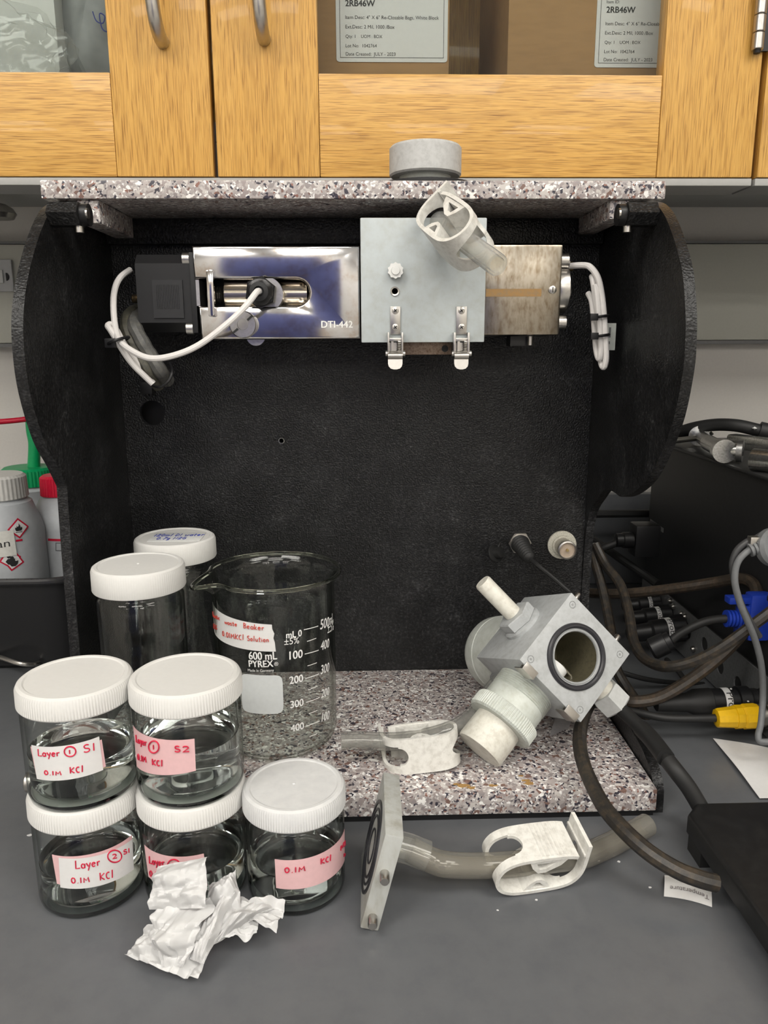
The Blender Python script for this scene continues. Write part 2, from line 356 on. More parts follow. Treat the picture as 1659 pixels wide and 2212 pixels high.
BROWNC = stained('dusty_black_cable', (.022, .020, .018), (.06, .045, .03), .5, 34, .45); LOOM = stained('grey_black_loom', (.07, .068, .055), (.12, .11, .08), .6, 50, .5)
WCAB = plain('white_cable', (.78, .75, .73), .45, var=.03); GCAB = plain('grey_cable', (.17, .175, .18), .45); YEL = plain('yellow_plastic', (.80, .47, .005), .4, var=.05); BLUE = plain('blue_plastic', (.015, .05, .42), .35)
GREEN = plain('green_plastic', (.0, .30, .10), .4); REDP = plain('red_plastic', (.58, .01, .04), .35); SEMI = plain('milky_bottle_plastic', (.46, .48, .50), .4, var=.05, scale=30); CAPW = plain('dull_white_cap', (.60, .59, .56), .5, var=.05)
BOXB = plain('black_enamel', (.020, .020, .021), .5, var=.15, scale=40); BRKT = stained('dark_grey_sheet_metal', (.17, .173, .175), (.13, .132, .134), .5, 60, .42, .2); ZINC = stained('zinc_plate', (.68, .68, .66), (.40, .40, .37), .5, 120, .25, 1)
RUST = stained('rusty_strip', (.24, .18, .14), (.10, .06, .035), .8, 130, .45, .7); ORANGE = plain('orange_brown_film', (.30, .13, .03), .4); SATIN = plain('satin_nickel', (.50, .48, .45), .3, 1, var=.04)
OAKGAP = plain('trim_grey', (.22, .22, .22), .6); LIGHTG = plain('light_grey_enamel', (.62, .62, .60), .6, var=.02); FLOORM = stained('vinyl_floor', (.42, .41, .39), (.36, .35, .34), .5, 12, .4)
CEIL = plain('ceiling_tile', (.75, .75, .73), .9, var=.04); FILM = thin('clear_film', (.95, .955, .95), (.75, .76, .75), 1.5, .06, .05); POUCH = plain('grey_pouch', (.30, .31, .31), .35, var=.1, scale=20)
VALM = plain('pale_valance_enamel', (.42, .415, .40), .6, var=.02)
DIFF = emit('lamp_diffuser', (1, .965, .90), LAMP)
CORE = plain('dull_socket_face', (.45, .36, .28), .5); STAINO = plain('orange_rust_stain', (.40, .235, .08), .7, var=.45, scale=420)
LABELG = plain('silver_grey_label', (.60, .61, .61), .6, var=.02)

# ------------------------------------------------------------------ the room
YW = 1.20
mb = MB(); mb.box((-3.2, YW, -.9), (3.2, YW+.1, 1.9)); struct('wall_back', mb, WALLM)
mb = MB(); mb.box((-3.3, -6.0, -.9), (-3.2, YW, 1.9)); struct('wall_left', mb, WALLM)
mb = MB(); mb.box((3.2, -6.0, -.9), (3.3, YW, 1.9)); struct('wall_right', mb, WALLM)
mb = MB(); mb.box((-3.3, -6.1, -.9), (3.3, -6.0, 1.9)); struct('wall_front', mb, WALLM)
mb = MB(); mb.box((-3.3, -6.1, -1.0), (3.3, YW+.1, -.9)); struct('floor', mb, FLOORM)
mb = MB(); mb.box((-3.3, -6.1, 1.9), (3.3, YW+.1, 2.0)); struct('ceiling', mb, CEIL)
spots = [(-1.0, -.60), (1.0, -.60), (-1.9, -1.55), (0, -1.55), (1.9, -1.55), (-1.9, -4.3), (0, -4.3), (1.9, -4.3), (-1.9, -5.3), (0, -5.3), (1.9, -5.3)]
where = ['near row, jar side', 'near row, controller side', 'second row, jar side', 'middle of the second row', 'second row, controller side', 'third row, jar side', 'middle of the third row', 'third row, controller side', 'last row, jar side', 'middle of the last row', 'last row, controller side']
for (x, y), q in zip(spots, where):
    t = thing('ceiling_light', (x, y, 1.88), 'long recessed fluorescent ceiling light, '+q, 'ceiling light', 'ceiling lights')
    m2 = MB()
    for a, b in (((x-.62, y-.32), (x+.62, y-.30)), ((x-.62, y+.30), (x+.62, y+.32)), ((x-.62, y-.30), (x-.60, y+.30)), ((x+.60, y-.30), (x+.62, y+.30))):
        m2.box((*a, 1.875), (*b, 1.899))
    obj('frame', m2, LIGHTG, t)
    m2 = MB(); m2.box((x-.60, y-.30, 1.885), (x+.60, y+.30, 1.897)); obj('diffuser', m2, DIFF, t)

wt = thing('worktop', (0, .8, 0), 'dark grey epoxy bench top with low backsplash along the wall', 'bench top')
mb = MB(); mb.box((-2.0, .28, -.032), (2.0, YW-.001, 0), .003); obj('slab', mb, EPOXY, wt)
mb = MB(); mb.box((-2.0, YW-.02, .0005), (2.0, YW-.001, .148), .002); obj('backsplash', mb, EPOXY, wt)
for i, x in enumerate((-1.5, -.5, .5, 1.5)):
    t = thing('base_cabinet', (x, .75, -.9), ['oak base cabinet under the bench top, at its far end', 'oak base cabinet under the bench, below the jars', 'oak base cabinet under the bench, below the instrument', 'oak base cabinet under the bench, beyond the black controller'][i], 'cabinet', 'base cabinets under the bench')
    m2 = MB(); m2.box((x-.498, .36, -.9), (x+.498, 1.19, -.033)); obj('body', m2, OAKV, t)
    m2 = MB(); m2.box((x-.49, .340, -.80), (x+.49, .359, -.05), .003); d = obj('door', m2, OAKV, t)
    m2 = MB(); m2.tube(smooth([(x+.4, .34, -.12), (x+.4, .31, -.125), (x+.4, .305, -.17), (x+.4, .31, -.215), (x+.4, .34, -.22)]), .005, 10); obj('handle', m2, SATIN, d)

# wall raceway with sockets, between bench and wall cabinets
t = thing('wall_raceway', (0, YW, .38), 'grey green metal raceway band running along the wall', 'raceway')
mb = MB(); mb.box((-2, YW-.03, .385), (2, YW-.0005, .523), .002); obj('body', mb, RACE, t)
mb = MB(); mb.box((-2, YW-.0315, .3795), (2, YW-.001, .3845)); mb.box((-2, YW-.0315, .5235), (2, YW-.001, .527)); obj('edge_trim', mb, OAKGAP, t)  # plain grey trim strips along the raceway seams
p0, p1 = at(-40, 561, Y=YW-.031), at(33, 630, Y=YW-.031)
mb = MB(); mb.box((p0.x, YW-.035, p1.z), (p1.x, YW-.0305, p0.z), .0015)
t2 = thing('socket_outlet', ((p0.x+p1.x)/2, YW-.03, p1.z), 'pale grey socket outlet plate on the raceway', 'outlet')
obj('cover_plate', mb, LABELG, t2)
mb = MB(); a, b = at(-30, 583, Y=YW-.035), at(9, 612, Y=YW-.035); mb.box((a.x, YW-.0375, b.z), (b.x, YW-.0352, a.z), .001); obj('receptacle', mb, WHT, t2)
c = at(16, 598, Y=YW-.036); mb = MB(); mb.prism([(math.cos(k*PI/8-PI/2)*.0042, math.sin(k*PI/8-PI/2)*.0055) for k in range(9)], 0, .0012, axes((c.x-.002, YW-.0352, c.z), (1, 0, 0), (0, 0, 1), (0, -1, 0))); obj('earth_slot', mb, INK, t2)

t = thing('added_blue_cupboard', (-.45, -2.25, -.9), 'tall blue cupboard added unseen behind the viewer to tint the chrome reflection', 'cupboard')  # unseen cupboard, added only to give the chrome its blue reflection
m = MB(); m.box((-1.0, -2.5, -.9), (.10, -2.021, .95), .004); CUPB = plain('reflection_blue', (.085, .10, .26), .5, var=.2, scale=5); obj('carcass', m, CUPB, t)
for x0 in (-.995, -.447):
    m = MB(); m.box((x0, -2.02, -.82), (x0+.542, -2.0, .94), .003); d_ = obj('door', m, CUPB, t)
    hx = x0+.50 if x0 < -.9 else x0+.04; m = MB(); m.box((hx-.008, -1.999, .0), (hx+.008, -1.98, .14), .004); obj('handle', m, SATIN, d_)
# ------------------------------------------------------------------ wall cabinets
YD, ZB = .80, .5415
def door(cab, x0, x1, z0, z1, sl, sr, hx, hz, hinge=None):
    """framed glass door: two stiles, two rails, pane, tubular pull"""
    m = MB(); m.box((x0, YD, z0), (x1, YD+.002, z0+.002)); 
    d = bpy.data.objects.new('door', None); COL.objects.link(d); d.parent = cab; d.location = Vector((x0, YD, z0))-wl(cab)
    for a, b in ((x0, x0+sl), (x1-sr, x1)):
        m = MB(); m.box((a, YD, z0), (b, YD+.021, z1), .0012); obj('stile', m, OAKV, d)
    for a, b in ((z0, z0+.0915), (z1-.09, z1)):
        m = MB(); m.box((x0+sl+.0003, YD+.0006, a), (x1-sr-.0003, YD+.0205, b), .0012); obj('rail', m, OAKH, d)
    m = MB(); m.box((x0+sl-.004, YD+.011, z0+.0875), (x1-sr+.004, YD+.0145, z1-.086)); obj('pane', m, PANE, d)
    if hx:
        P = [(hx, YD-.001, hz), (hx, YD-.012, hz+.001), (hx, YD-.025, hz+.010), (hx-.001, YD-.030, hz+.03), (hx-.001, YD-.031, hz+.05), (hx-.001, YD-.030, hz+.07), (hx, YD-.025, hz+.09), (hx, YD-.012, hz+.099), (hx, YD-.001, hz+.1)]
        m = MB(); m.tube(smooth(P, 5), .0062, 14); h = obj('handle', m, SATIN, d)
    return d
def cabinet(x0, x1, label):
    c = thing('wall_cabinet', ((x0+x1)/2, YW-.01, ZB), label, 'cabinet', 'oak wall cabinets')
    zu = .578; y1 = YW-.0008
    def pan(nm, a, b, mt=OAKV):
        m = MB(); m.box(a, b, .0008); obj(nm, m, mt, c)
    pan('side_panel', (x0+.0005, YD+.0225, .578), (x0+.018, y1, 1.36)); pan('side_panel', (x1-.018, YD+.0225, .578), (x1-.0005, y1, 1.36))
    pan('bottom_panel', (x0+.0185, YD+.0225, zu), (x1-.0185, y1, zu+.018), LIGHTG); pan('top_panel', (x0+.0185, YD+.0225, 1.342), (x1-.0185, y1, 1.36))
    pan('back_panel', (x0+.0185, y1-.008, zu+.0185), (x1-.0185, y1, 1.3415)); pan('shelf', (x0+.019, YD+.04, .93), (x1-.019, y1-.009, .95))
    pan('light_valance', (x0+.0012, YD+.0015, ZB-.0075), (x1-.0012, YD+.05, ZB-.0006), VALM); pan('valance_bracket', (x0+.0012, YD+.024, ZB-.0005), (x1-.0012, YD+.045, zu-.0005), LIGHTG)
    return c
xg = -.1385
ca = cabinet(-.662, .3885, 'oak wall cabinet with two glass doors above the granite topped instrument')
door(ca, -.660, xg-.0022, ZB, 1.358, .093, .0925, at(352, 92, Y=YD).x, at(352, 92, Y=YD).z)
door(ca, xg+.0017, .386, ZB, 1.358, .0985, .0945, at(571, 86, Y=YD).x, at(571, 86, Y=YD).z)
cb = cabinet(.3895, 1.43, 'oak wall cabinet beside the chrome hinge, at the right edge')
dr = door(cb, .3915, .91, ZB, 1.358, .093, .093, None, None)
door(cb, .9125, 1.428, ZB, 1.358, .093, .093, .95, .65)
hp = at(1640, 60, Y=YD-.006); t = MB()
hz0, hz1 = at(1640, 108, Y=YD-.006).z, at(1640, 108, Y=YD-.006).z+.075
for k in range(5):
    t.lathe([(.0048, 0), (.0053, .0007), (.0053, .0137), (.0048, .0144)], 20, Matrix.Translation((hp.x, YD-.006, hz0+k*.015)))
h = obj('hinge', t, SATIN, dr)
mb = MB(); mb.box((hp.x+.002, YD-.0035, hz0), (hp.x+.012, YD-.0003, hz1)); obj('hinge_leaf', mb, BLKS, h)
mb = MB(); mb.lathe([(.0, -.004), (.003, -.003), (.0035, 0)], 12, Matrix.Translation((hp.x, YD-.006, hz0))); obj('hinge_tip', mb, BLKS, h)

# contents of the cabinet
zs = .5965
def carton(px0, px1, yb, label, txts, lab):
    a, b = at(px0, 150, Y=yb), at(px1, 150, Y=yb)
    t = thing('carton', ((a.x+b.x)/2, yb+.1, zs), label, 'box', 'cardboard cartons behind the glass')
    m = MB(); m.box((a.x, yb, zs), (b.x, yb+.20, .80), .002); obj('carton_body', m, CARD, t)
    m = MB(); m.box((a.x+.002, yb+.08, .8002), (b.x-.002, yb+.12, .8008)); obj('packing_tape', m, PVCT, t)
    l0, l1 = at(lab[0], lab[2], Y=yb), at(lab[1], lab[2]-6, Y=yb)
    W = .1105; x0 = l0.x; z0 = l0.z; z1 = z0+.085; r = .003
    n = 5; poly = []
    for cx, cz, a0 in ((x0+W-r, z1-r, 0), (x0+r, z1-r, 90), (x0+r, z0+r, 180), (x0+W-r, z0+r, 270)):
        poly += [(cx+r*math.cos(math.radians(a0+90*k/n)), cz+r*math.sin(math.radians(a0+90*k/n))) for k in range(n+1)]
    F = axes((0, yb-.0004, 0), (1, 0, 0), (0, 0, 1), (0, -1, 0))
    F = axes((0, yb-.0004, 0), (1, 0, 0), (0, 0, 1), (0, 1, 0))
    m = MB(); m.prism(poly, -.0003, .0003, F); L = obj('label_sheet', m, PAPER, t)
    yy = yb-.0009; m = MB()
    X, U = Vector((1, 0, 0)), Vector((0, 0, 1)); s = W/237.0
    for (s_, u, v, wd, bold) in txts:
        o = Vector((x0+u*s, yy, z0+v*s))
        (bold_text if bold else plane_text)(m, s_, o, X, U, wd*s)
    e = .0004; b0 = (x0+8*s, z0+8*s); b1 = (x0+W-8*s, z1-8*s)
    for q in (((b0[0], b0[1]), (b1[0], b0[1]+e)), ((b0[0], b0[1]), (b0[0]+e, b1[1])), ((b1[0]-e, b0[1]), (b1[0], b1[1]))):
        m.add([(q[0][0], yy, q[0][1]), (q[1][0], yy, q[0][1]), (q[1][0], yy, q[1][1]), (q[0][0], yy, q[1][1])], [(0, 1, 2, 3)])
    # bar code above the text
    xx = x0+24*s
    random.seed(3)
    while xx < x0+110*s:
        ww = random.choice((.0003, .0005, .0008)); m.add([(xx, yy, z0+138*s), (xx+ww, yy, z0+138*s), (xx+ww, yy, z0+150*s), (xx, yy, z0+150*s)], [(0, 1, 2, 3)]); xx += ww+random.choice((.0003, .0006))
    obj('printing', m, INK, L)
    return t
tx = [('2RB46W', 20, 106, 62, 1), ('Item Desc: 4" X 6" Re-Closable Bags, White Block', 20, 82, 198, 0), ('Ext.Desc: 2 Mil, 1000 /Box', 20, 64, 104, 0), ('Qty: 1    UOM : BOX', 20, 46, 78, 0),
      ('Lot No:  1042764', 20, 28, 66, 0), ('Date Created:  JULY - 2023', 20, 12, 106, 0), ('Item ID:', 20, 128, 28, 0), ('0 40369 30551 0', 18, 133.5, 90, 0)]
tx[7] = ('0 40369 30551 0', 22, 134, 88, 0); tx[6] = ('Item ID:', 20, 124, 28, 0)
carton(640, 970, .845, 'brown cardboard carton with a large white printed label, behind the door pane', tx, (727, 965, 134))
carton(1095, 1465, .850, 'brown cardboard carton whose label is cut off by the right door stile', tx, (1283, 1500, 146))
# left pane: white carton, clear bag and grey pouch
a, b = at(-140, 150, Y=.86), at(128, 150, Y=.86)
mb = MB(); mb.box((a.x, .862, zs), (b.x, 1.02, .82), .002); single('white_carton', mb, plain('white_board', (.72, .73, .70), .5, var=.02), 'white carton behind the left glass door', 'box')
def crumple(name, cx, cy, cz, sx, sy, sz, seed, mat, label, cat, amp=.35, lev=4):
    bm = bmesh.new(); bmesh.ops.create_icosphere(bm, subdivisions=lev, radius=1)
    for v in bm.verts:
        p = v.co.normalized(); d = 1+amp*(noise.noise(p*2.3+Vector((seed, 0, 0)))) + amp*.5*abs(noise.noise(p*6+Vector((0, seed, 0)))) - amp*.3*abs(noise.noise(p*13+Vector((0, seed, 3))))
        v.co = Vector((cx+p.x*sx*d, cy+p.y*sy*d, max(zs+.0004, cz+p.z*sz*d)))
    m = MB(); m.bm(bm); return single(name, m, mat, label, cat, sharp=18)
p = at(50, 110, Y=.845); crumple('plastic_bag', p.x-.02, .842, p.z-.005, .062, .016, .046, 3.1, FILM, 'crumpled clear plastic bag in front of the white carton', 'plastic bag', .3)
p = at(222, 70, Y=.90); crumple('grey_pouch', p.x, .90, p.z-.005, .040, .03, .085, 8.2, POUCH, 'grey plastic pouch with blue pen writing in the cabinet', 'pouch', .12)
mb = MB(); q = [at(x, y, Y=.862) for x, y in ((200, 25), (208, 45), (222, 50), (226, 35), (215, 30), (220, 60), (232, 68), (236, 50))]; mb.tube(smooth(q, 5), .0006, 6)
po = bpy.data.objects.get('grey_pouch'); obj('pen_writing', mb, BLUEI, po)

# ------------------------------------------------------------------ instrument stand
XR, XL, TH = .2475, -.2535, .0085
st = thing('instrument_stand', (-.003, .70, 0), 'black metal instrument stand with speckled granite top and base slabs', 'instrument stand')
def plate(outline, x0, x1, nm):
    m = MB(); m.prism(outline, 0, x1-x0, axes((x0, 0, 0), (0, 1, 0), (0, 0, 1), (1, 0, 0))); return obj(nm, m, BLK, st)
def sm2(P, n=4): return [(p.x, p.y) for p in smooth([Vector((a, b, 0)) for a, b in P], n)]
R_ = sm2([(.7012, .5012), (.665, .496), (.6405, .486), (.6205, .4706), (.600, .449), (.5872, .4303), (.5775, .4033), (.5741, .383), (.5741, .3632), (.5839, .3279), (.6048, .2963), (.6295, .2712), (.6600, .2540), (.690, .2440), (.712, .2441), (.7380, .2420), (.7591, .2292), (.7862, .2062), (.7960, .1673), (.797, .1044), (.785, .062), (.76, .048), (.70, .0445), (.62, .043), (.5850, .0365), (.5690, .0252), (.5655, .014), (.5655, .0)])
plate(R_+[(.825, 0), (.825, .5012)], XR-TH, XR, 'side_panel')
L_ = sm2([(.6945, .5012), (.6579, .4899), (.6256, .4648), (.5974, .4321), (.5831, .4052), (.5781, .3789), (.5808, .3487), (.5964, .3125), (.618, .2885), (.6334, .2694)])+sm2([(.6336, .268), (.6299, .2108), (.6272, .129), (.622, .06), (.60, .04), (.5662, .0232), (.5655, 0)])
plate(L_+[(.825, 0), (.825, .5012)], XL, XL+TH, 'side_panel')
mb = MB(); mb.box((XL+TH+.0002, .80, .027), (XR-TH-.0002, .806, .5012))
def yhole(p, r): c_ = MB(); c_.cyl((p.x, .79, p.z), (p.x, .82, p.z), r, n=32); return c_
obj('back_panel', cut(mb, [yhole(at(329, 892, Y=.80), .0127), yhole(at(608, 952, Y=.80), .0024)]), BLK, st)
mb = MB(); mb.box((XL+TH+.0005, .8065, .03), (XR-TH-.0005, .832, .5012)); mb = cut(mb, [MB().box((XL+TH+.004, .805, .034), (XR-TH-.004, .829, .498))]); obj('light_block_box', mb, BLKS, st)  # unseen black box added to block light behind the panel holes
mb = MB(); p = at(608, 952, Y=.80); mb.tube([(p.x+.0028*math.cos(k*PI/10), .7995, p.z+.0028*math.sin(k*PI/10)) for k in range(21)], .0005, 6); obj('eyelet', mb, STEEL, st)
mb = MB(); mb.box((XL+TH+.0005, .786, .478), (XR-TH-.0005, .7998, .5012), .001); obj('top_rail', mb, BLK, st)
mb = MB(); mb.box((XL+TH+.0003, .557, .0075), (XR-TH-.0008, .7995, .0268), .0012); bs = obj('granite_base', mb, GRAN, st)
mb = MB(); mb.box((XL+TH+.0005, .562, 0), (XR-TH-.001, .7995, .0073)); obj('base_pad', mb, BLKS, st)
mb = MB(); mb.box((-.2637, .685, .5018), (.2584, .822, .5164), .0015); obj('granite_top', mb, GRAN, st)
for sx, a, b in ((-1, (170, 482), (214, 440)), (1, (1316, 473), (1360, 430))):
    p, q = at(*a, Y=.69), at(*b, Y=.69); mb = MB(); mb.box((p.x, .69, p.z), (q.x, .797, .5016), .0012); obj('granite_bar', mb, GRAN, st)
for sx, px in ((-1, 163), (1, 1362)):
    xi = at(px, 465, Y=.64).x; xo = XL+TH if sx < 0 else XR-TH; zc = at(px, 462, Y=.65).z
    t6 = [(.0135*math.cos(k*PI/3), .0100*math.sin(k*PI/3)) for k in range(6)]
    m = MB(); m.prism(t6, 0, abs(xi-xo)-.0004, axes((xo-sx*.0002, .655, zc), (0, 1, 0), (0, 0, 1), (-sx, 0, 0))); br = obj('bracket', m, BLK, st)
    m = MB(); m.cyl((xi, .655, zc), (xi-sx*.006, .655, zc), .0085); obj('bracket_boss', m, BLKS, br)
    m = MB(); m.cyl((xi-sx*.006, .648, zc), (xi-sx*.0075, .648, zc), .004); m.cyl((xi+sx*.003, .655, zc-.0085), (xi+sx*.003, .655, zc-.0135), .0035); obj('bolt', m, STEEL, br)
kc = Vector((.059, .738, .5166))
m = MB(); m.lathe([(.046, 0), (.047, .001), (.047, .0035), (.045, .0042)], 144, Matrix.Translation(kc), ribs=72, rib=.0005, rsel=(1, 2)); obj('knob_base', m, BLKS, st)
m = MB(); m.lathe([(.023, .0043), (.023, .014)], 48, Matrix.Translation(kc)); obj('knob_neck', m, MILK, st)
m = MB(); NB, NZ = 150, 14
Vv = []; Ff = []
prof = [(.026, .0125), (.0305, .0125)]+[(.0318, .014+.0215*k/NZ) for k in range(NZ+1)]+[(.0305, .0375), (0, .0378)]
m.lathe(prof[:], NB, Matrix.Translation(kc))
for j in range(2, NZ+3):
    for i in range(NB):
        if (i+j) % 2: 
            v = m.v[j*NB+i]; dv = Vector((v.x-kc.x, v.y-kc.y, 0)).normalized(); m.v[j*NB+i] = v+dv*.0004
obj('knurled_knob', m, stained('worn_knob_plastic', (.56, .56, .55), (.47, .47, .46), .3, 40, .5), st, 'dull white knurled knob', sharp=15)
# connectors in the back panel
p = at(1122, 1172, Y=.80)
m = MB(); m.lathe([(.0125, 0), (.0125, .003)], 6, frame((p.x, .7998, p.z), (0, -1, 0))); m.lathe([(.010, .003), (.010, .007)], 24, frame((p.x, .7998, p.z), (0, -1, 0))); obj('jack_nut', m, SATIN, st)
p2 = at(1213, 1176, Y=.80)
m = MB(); m.lathe([(.0155, 0), (.0155, .0025), (.011, .003), (.011, .006)], 30, frame((p2.x, .7998, p2.z), (0, -1, 0))); cn = obj('coax_socket', m, stained('socket_flange', (.60, .58, .50), (.3, .28, .22), .5, 200, .45), st)
m = MB(); m.lathe([(.0092, .006), (.0092, .021), (.0100, .0215), (.0100, .0245), (.0085, .025), (.0085, .022), (0, .022)], 30, frame((p2.x, .7998, p2.z), (0, -1, 0))); obj('socket_barrel', m, SATIN, cn)
m = MB(); m.lathe([(.0082, .0222), (.0, .0226)], 24, frame((p2.x, .7998, p2.z), (0, -1, 0))); obj('socket_face', m, CORE, cn)
m = MB(); m.cyl((p2.x, .777, p2.z), (p2.x, .775, p2.z), .0015); obj('socket_pin', m, BRASS, cn)
# boss nub poking out at the left of the base
p = at(62, 1688, Y=.578); m = MB(); m.revolve((XL, .578, p.z), (-1, 0, 0), [(.0070, 0), (.0070, .017), (.0085, .0175), (.0085, .0245), (.0075, .0255), (0, .0257)], 24); obj('side_peg', m, SATIN, st)
# orange drips on the base
for k, (px, py, r) in enumerate([(1000, 1697, .004), (1018, 1702, .003), (1065, 1697, .0028), (1142, 1692, .0035), (1138, 1686, .003), (985, 1694, .002), (1125, 1676, .0018)]):
    p = at(px, py, Z=.0268); m = MB(); random.seed(k)
    ang = [(.6+.5*random.random())*r for _ in range(14)]
    m.add([(p.x+ang[i]*1.5*math.cos(i*PI/7), p.y+ang[i]*.8*math.sin(i*PI/7), .02692) for i in range(14)], [tuple(range(14))]); obj('rust_stain', m, STAINO, bs)

# ------------------------------------------------------------------ sensor unit
su = thing('sensor_unit', (.02, .75, .387), 'chrome sensor unit engraved with a code, held under the granite top', 'sensor unit')
Y0 = .70
pz = lambda y, x=600: at(x, y, Y=Y0).z
px_ = lambda x, y=630: at(x, y, Y=Y0).x
zt, zb = pz(531), pz(733); xl, xm, xr = px_(424), px_(779), px_(1212)
zs1, zs0 = pz(602), pz(661); xe = px_(668); rr = (zs1-zs0)/2; zm = (zs0+zs1)/2
slot = [(xe-rr+rr*math.cos(a), zm+rr*math.sin(a)) for a in [PI/2-k*PI/16 for k in range(17)]]
poly = [(xl-.0015, zs1)]+slot+[(xl+.001, zs0), (xl+.002, zb), (xm, zb), (xm, zt), (xl-.002, zt)]
def pris(m, poly, y0, y1): return m.prism(poly, 0, y1-y0, axes((0, y0, 0), (1, 0, 0), (0, 0, 1), (0, 1, 0)))
m = MB(); pris(m, poly, Y0, Y0+.024)
# rim bevel
me = m; bm = bmesh.new(); vs = [bm.verts.new(v) for v in me.v]
for f in me.f: bm.faces.new([vs[i] for i in f])
bmesh.ops.recalc_face_normals(bm, faces=bm.faces[:])
ed = [e for e in bm.edges if all(abs(v.co.y-Y0) < 1e-6 for v in e.verts)]
bmesh.ops.bevel(bm, geom=ed, offset=.0022, segments=3, affect='EDGES', profile=.5)
m = MB(); m.bm(bm); cv = obj('chrome_cover', m, CHROME, su)
m = MB(); bold_text(m, 'DTI-442', at(694, 708, Y=Y0-.0003), (1, 0, 0), (0, 0, 1), px_(762)-px_(694), 1, .0003); obj('engraved_code', m, plain('engraving', (.85, .84, .80), .7), cv)
m = MB(); m.box((xl, Y0+.046, zb+.002), (xr, .7995, zt-.002), .001); obj('housing', m, BLKS, su)
m = MB(); m.revolve((xl+.020, Y0+.03, zm), (1, 0, 0), [(.011, 0), (.0135, .001), (.0135, .075), (0, .075)], 40); obj('piston', m, plain('champagne_metal', (.56, .50, .40), .2, 1), su)
m = MB()
for k in range(9): m.revolve((xl+.004+k*.0018, Y0+.03, zm), (1, 0, 0), [(.006, 0), (.0078, .0009), (.006, .0018)], 24)
obj('drive_screw', m, STEEL, su)
m = MB(); m.box((xl-.001, Y0+.004, zs0+.0005), (xl+.002, Y0+.03, zs1-.0005)); obj('slot_end_plate', m, STEEL, su)
a, b = at(444, 582, Y=Y0-.004), at(465, 684, Y=Y0-.004); m = MB(); m.box((a.x, Y0-.0045, b.z), (b.x, Y0+.004, a.z), .002); obj('retaining_bar', m, CHROME, su)
g = at(562, 631, Y=Y0-.01)
m = MB(); m.lathe([(.0145, -.016), (.0145, -.003)], 36, frame((g.x+.004, Y0-.002, g.z-.001), (0, -1, 0))); obj('gland_collar', m, STEEL, su)
m = MB(); m.lathe([(.0132, 0), (.0138, .001), (.0138, .008), (.0125, .0092)], 6, frame((g.x, Y0-.001, g.z), (0, -1, 0), (1, 0, .4))); m.lathe([(.0112, .009), (.0108, .014), (.008, .0185), (.0045, .019), (.0045, .015)], 28, frame((g.x, Y0-.001, g.z), (0, -1, 0))); gl = obj('cable_gland', m, BLKS, su)
c = at(525, 701, Y=Y0-.006); m = MB(); m.lathe([(.0055, 0), (.0113, 0), (.0117, .0005), (.0117, .0075), (.0110, .0082), (.0055, .0082)], 40, frame((c.x, Y0-.0003, c.z), (0, -1, 0))); cl = obj('shaft_collar', m, STEEL, su)
m = MB(); m.lathe([(.0053, 0), (.0053, .0078), (.0045, .0084), (0, .0084)], 28, frame((c.x, Y0-.0003, c.z), (0, -1, 0))); obj('shaft_end', m, SATIN, cl)
m = MB()
for s in (1, -1): m.box((s*.0056, -.0009, .0083), (s*.0116, .0009, .0087), 0, frame((c.x, Y0-.0003, c.z), (0, -1, 0), (math.cos(.7), 0, math.sin(.7))))
obj('collar_slit', m, INK, cl)
c = at(551, 726, Y=Y0+.01); m = MB(); m.lathe([(.0085, 0), (.0085, .006)], 24, frame((c.x, Y0+.02, c.z), (0, -1, 0))); obj('lower_disc', m, STEEL, su)
# right cover, tarnished
xa, xb = px_(1043), px_(1213); m = MB(); m.box((xa, Y0+.001, pz(726)), (xb, Y0+.045, pz(528)), .0022); rc = obj('tarnished_cover', m, TARN, su)
m = MB(); m.box((px_(1050), Y0+.0006, pz(642)), (px_(1170), Y0+.0012, pz(625))); obj('orange_reflection_band', m, stained('painted_orange_reflection', (.33, .20, .085), (.26, .19, .115), .8, 60, .3, .7), rc)  # orange reflection painted as a colour band on the right cover
c = at(1194, 626, Y=Y0); m = MB(); m.lathe([(.0034, 0), (.0034, .0012), (.0026, .0016), (0, .0016)], 20, frame((c.x, Y0+.001, c.z), (0, -1, 0))); sw = obj('slotted_screw', m, STEEL, su)
m = MB(); m.box((c.x-.0004, Y0-.0008, c.z-.0024), (c.x+.0004, Y0-.0003, c.z+.0024)); obj('screw_slot', m, INK, sw)
zc = pz(623); m = MB(); m.revolve((xb+.0002, Y0+.024, zc), (1, 0, 0), [(.0205, 0), (.0208, .001), (.0208, .0085), (.019, .0098), (0, .0098)], 40); obj('end_disc', m, STEEL, su)
for yy in (561, 698):
    m = MB(); m.revolve((xb+.0002, Y0+.013, pz(yy)), (1, 0, 0), [(.0062, 0), (.0062, .0075), (.0052, .0085), (0, .0085)], 20); obj('cap_bolt', m, STEEL, su)
m = MB(); m.box((px_(1115), Y0+.02, pz(750)), (px_(1152), Y0+.04, pz(728))); ft = obj('support_foot', m, BLKS, su)
c = at(1147, 736, Y=Y0+.012); m = MB(); m.cyl((c.x, Y0+.015, c.z-.004), (c.x, Y0+.015, c.z+.004), .0026); obj('foot_screw', m, SATIN, ft)
